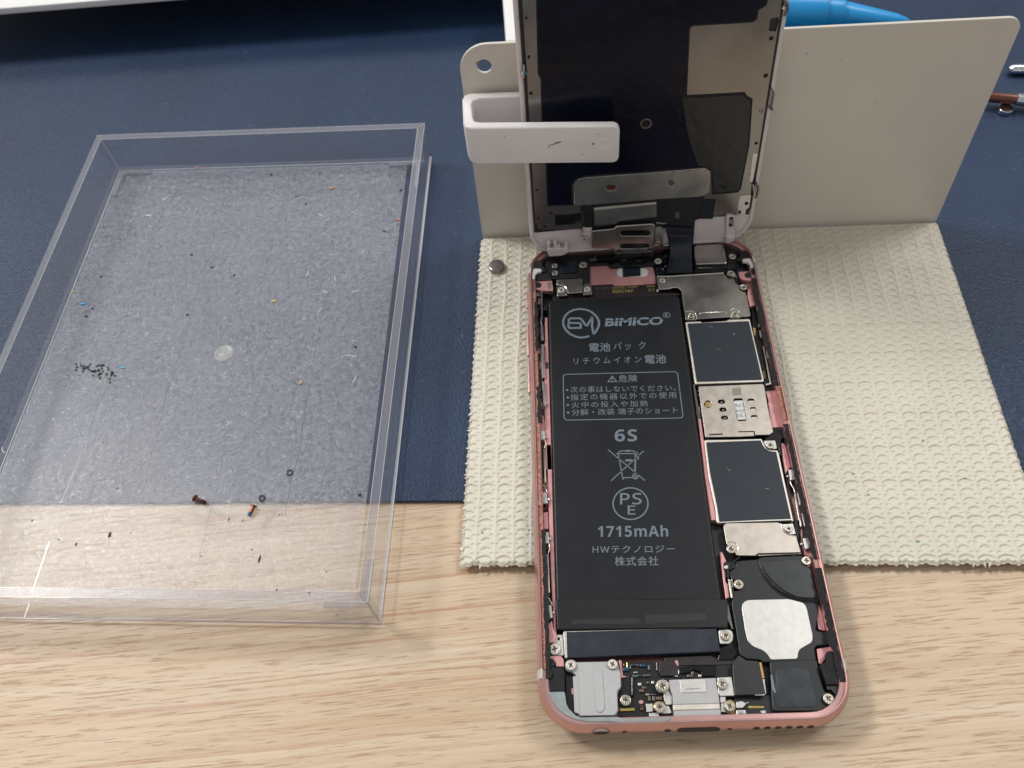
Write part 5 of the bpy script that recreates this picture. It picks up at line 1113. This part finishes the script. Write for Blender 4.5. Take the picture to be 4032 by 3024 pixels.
# white clips
Q('white_clip', 'K', [(275,1312),(318,1312),(320,1400),(345,1415),(375,1395),(370,1305),(412,1300),(415,1370),(455,1345),(470,1400),(515,1405),(530,1330),(575,1335),(582,1455),(500,1500),(310,1515),(285,1490)], 2.3, 1.6, white_fr, .2, .2)
Q('clip_base', 'K', [(275,1400),(580,1400),(582,1455),(500,1500),(310,1515),(285,1490)], 2.6, .6, white_fr, .2, .3)
Q('white_post', 'L', [(1240,1115),(1270,1095),(1370,1100),(1392,1180),(1385,1330),(1390,1480),(1330,1572),(1228,1592),(1235,1330)], 1.3, 1.3, white_fr, .2, .25)
Q('post_slot', 'L', px_slot((1328,1212),52,92)[0:0]+[(1290,1130),(1375,1125),(1372,1290),(1320,1308),(1280,1290)], 1.36, .2, mat('pinkish_grey', (150,136,136), .5), .04, .7)
for c_ in ((1325,1152),(1310,1265)): Q('post_hole', 'L', E_('L', c_, 28, 26, 0), 1.42, .12, blackp, 0, .01)
Q('post_foot', 'L', [(1240,1480),(1385,1475),(1385,1540),(1330,1572),(1232,1590)], 2.0, .9, white_fr, .2, .2)
Q('white_step', 'L', [(680,1195),(722,1142),(1000,1130),(1225,1122),(1225,1470),(1130,1530),(650,1555)], .45, .45, white_fr, .12, .3)
Q('ring_mark', 'L', [(1395,1320),(1440,1350),(1500,1345),(1520,1360),(1440,1372),(1390,1345)], .3, .3, white_fr, .1, .1)
# spring clips along both edges
def clipw(zone, pts, w_, r, m=steel):
    q_ = DF.at(zone, pts, w_); link('spring_clip', tube_mesh([(*p, w_) for p in q_], r, 8), m, disp, smooth=60)
clipw('M', [(1450,1270),(1500,1360),(1465,1540),(1480,1600)], 1.0, .22, steel_d); clipw('M', [(1410,1530),(1470,1600)], 1.0, .2, steel_d); clipw('M', [(1455,1350),(1440,1520)], .8, .18)
clipw('L', [(1745,520),(1790,600),(1795,660),(1770,740),(1745,795)], 1.0, .3, steel_d); clipw('L', [(1700,550),(1715,640),(1735,760)], .9, .35, steel)
clipw('M', [(1640,10),(1700,60),(1700,150),(1650,230)], 1.2, .35, steel_d); clipw('M', [(1640,130),(1660,90)], 1.5, .5, chrome)
clipw('N', [(560,1400),(570,1520),(545,1600),(560,1690)], 1.0, .3, steel); clipw('N', [(525,1560),(530,1620)], 1.1, .2, chrome)
Q('blue_screw', 'N', E_('N', (610,1600), 40, 45, 0), 1.2, .6, blue_lock, .2, .01)
Q('edge_contact', 'N', [(425,360),(462,360),(462,415),(428,418)], .7, .4, chrome, .08, .02)
Q('dark_spot', 'L', [(1580,990),(1640,968),(1632,1082),(1568,1082)], .3, .2, blackp, .03, .1)

# flat cable from the display down to the main board
def w3(fr, zone, pts, w_): return [fr.o+fr.R@np.array([*p, w_]) for p in fr.at(zone, pts, w_)]
Lp = w3(DF, 'L', [(170,1290),(210,1450)], 1.3)+w3(DF, 'B', [(425,120)], 1.6)+w3(WORLD, 'B', [(432,300)], 8.4)+w3(WORLD, 'B', [(436,450)], 7.0)+w3(WORLD, 'B', [(400,640)], 6.4)+w3(WORLD, 'B', [(378,775)], 6.3)
Rp = w3(DF, 'L', [(640,1325),(640,1480)], 1.3)+w3(DF, 'B', [(815,120)], 1.6)+w3(WORLD, 'B', [(812,290)], 8.4)+w3(WORLD, 'B', [(812,450)], 7.0)+w3(WORLD, 'B', [(820,640)], 6.4)+w3(WORLD, 'B', [(825,762)], 6.3)
def smoothline(P_, k=5):
    P_ = [np.array(p) for p in P_]; out = []
    for i in range(len(P_)-1):
        a = P_[max(i-1,0)]; b = P_[i]; c = P_[i+1]; d = P_[min(i+2,len(P_)-1)]
        for j in range(k):
            t = j/k; out.append(.5*((2*b)+(c-a)*t+(2*a-5*b+4*c-d)*t*t+(-a+3*b-3*c+d)*t**3))
    out.append(P_[-1]); return out
Ls, Rs = smoothline(Lp), smoothline(Rp); n = len(Ls); vs = []
for off in (0, -.16):
    for a, b in zip(Ls, Rs):
        for k in range(5): 
            p = a+(b-a)*k/4; vs.append(DF.R.T@(p-DF.o)+np.array([0, 0, off]))
fs = []
for i in range(n-1):
    for k in range(4):
        a = i*5+k; fs.append((a, a+1, a+6, a+5)); b = n*5+a; fs.append((b+5, b+6, b+1, b))
    a = i*5; fs.append((a, a+5, n*5+a+5, n*5+a)); a = i*5+4; fs.append((a+5, a, n*5+a, n*5+a+5))
fs.append((0,5*n,5*n+1,5*n+2,5*n+3,5*n+4,4,3,2,1))
link('flex_cable', frommesh(vs, fs), mat('dark_flex_cable', (30,35,44), .38, 0, var=.12, vscale=300), disp, smooth=50)
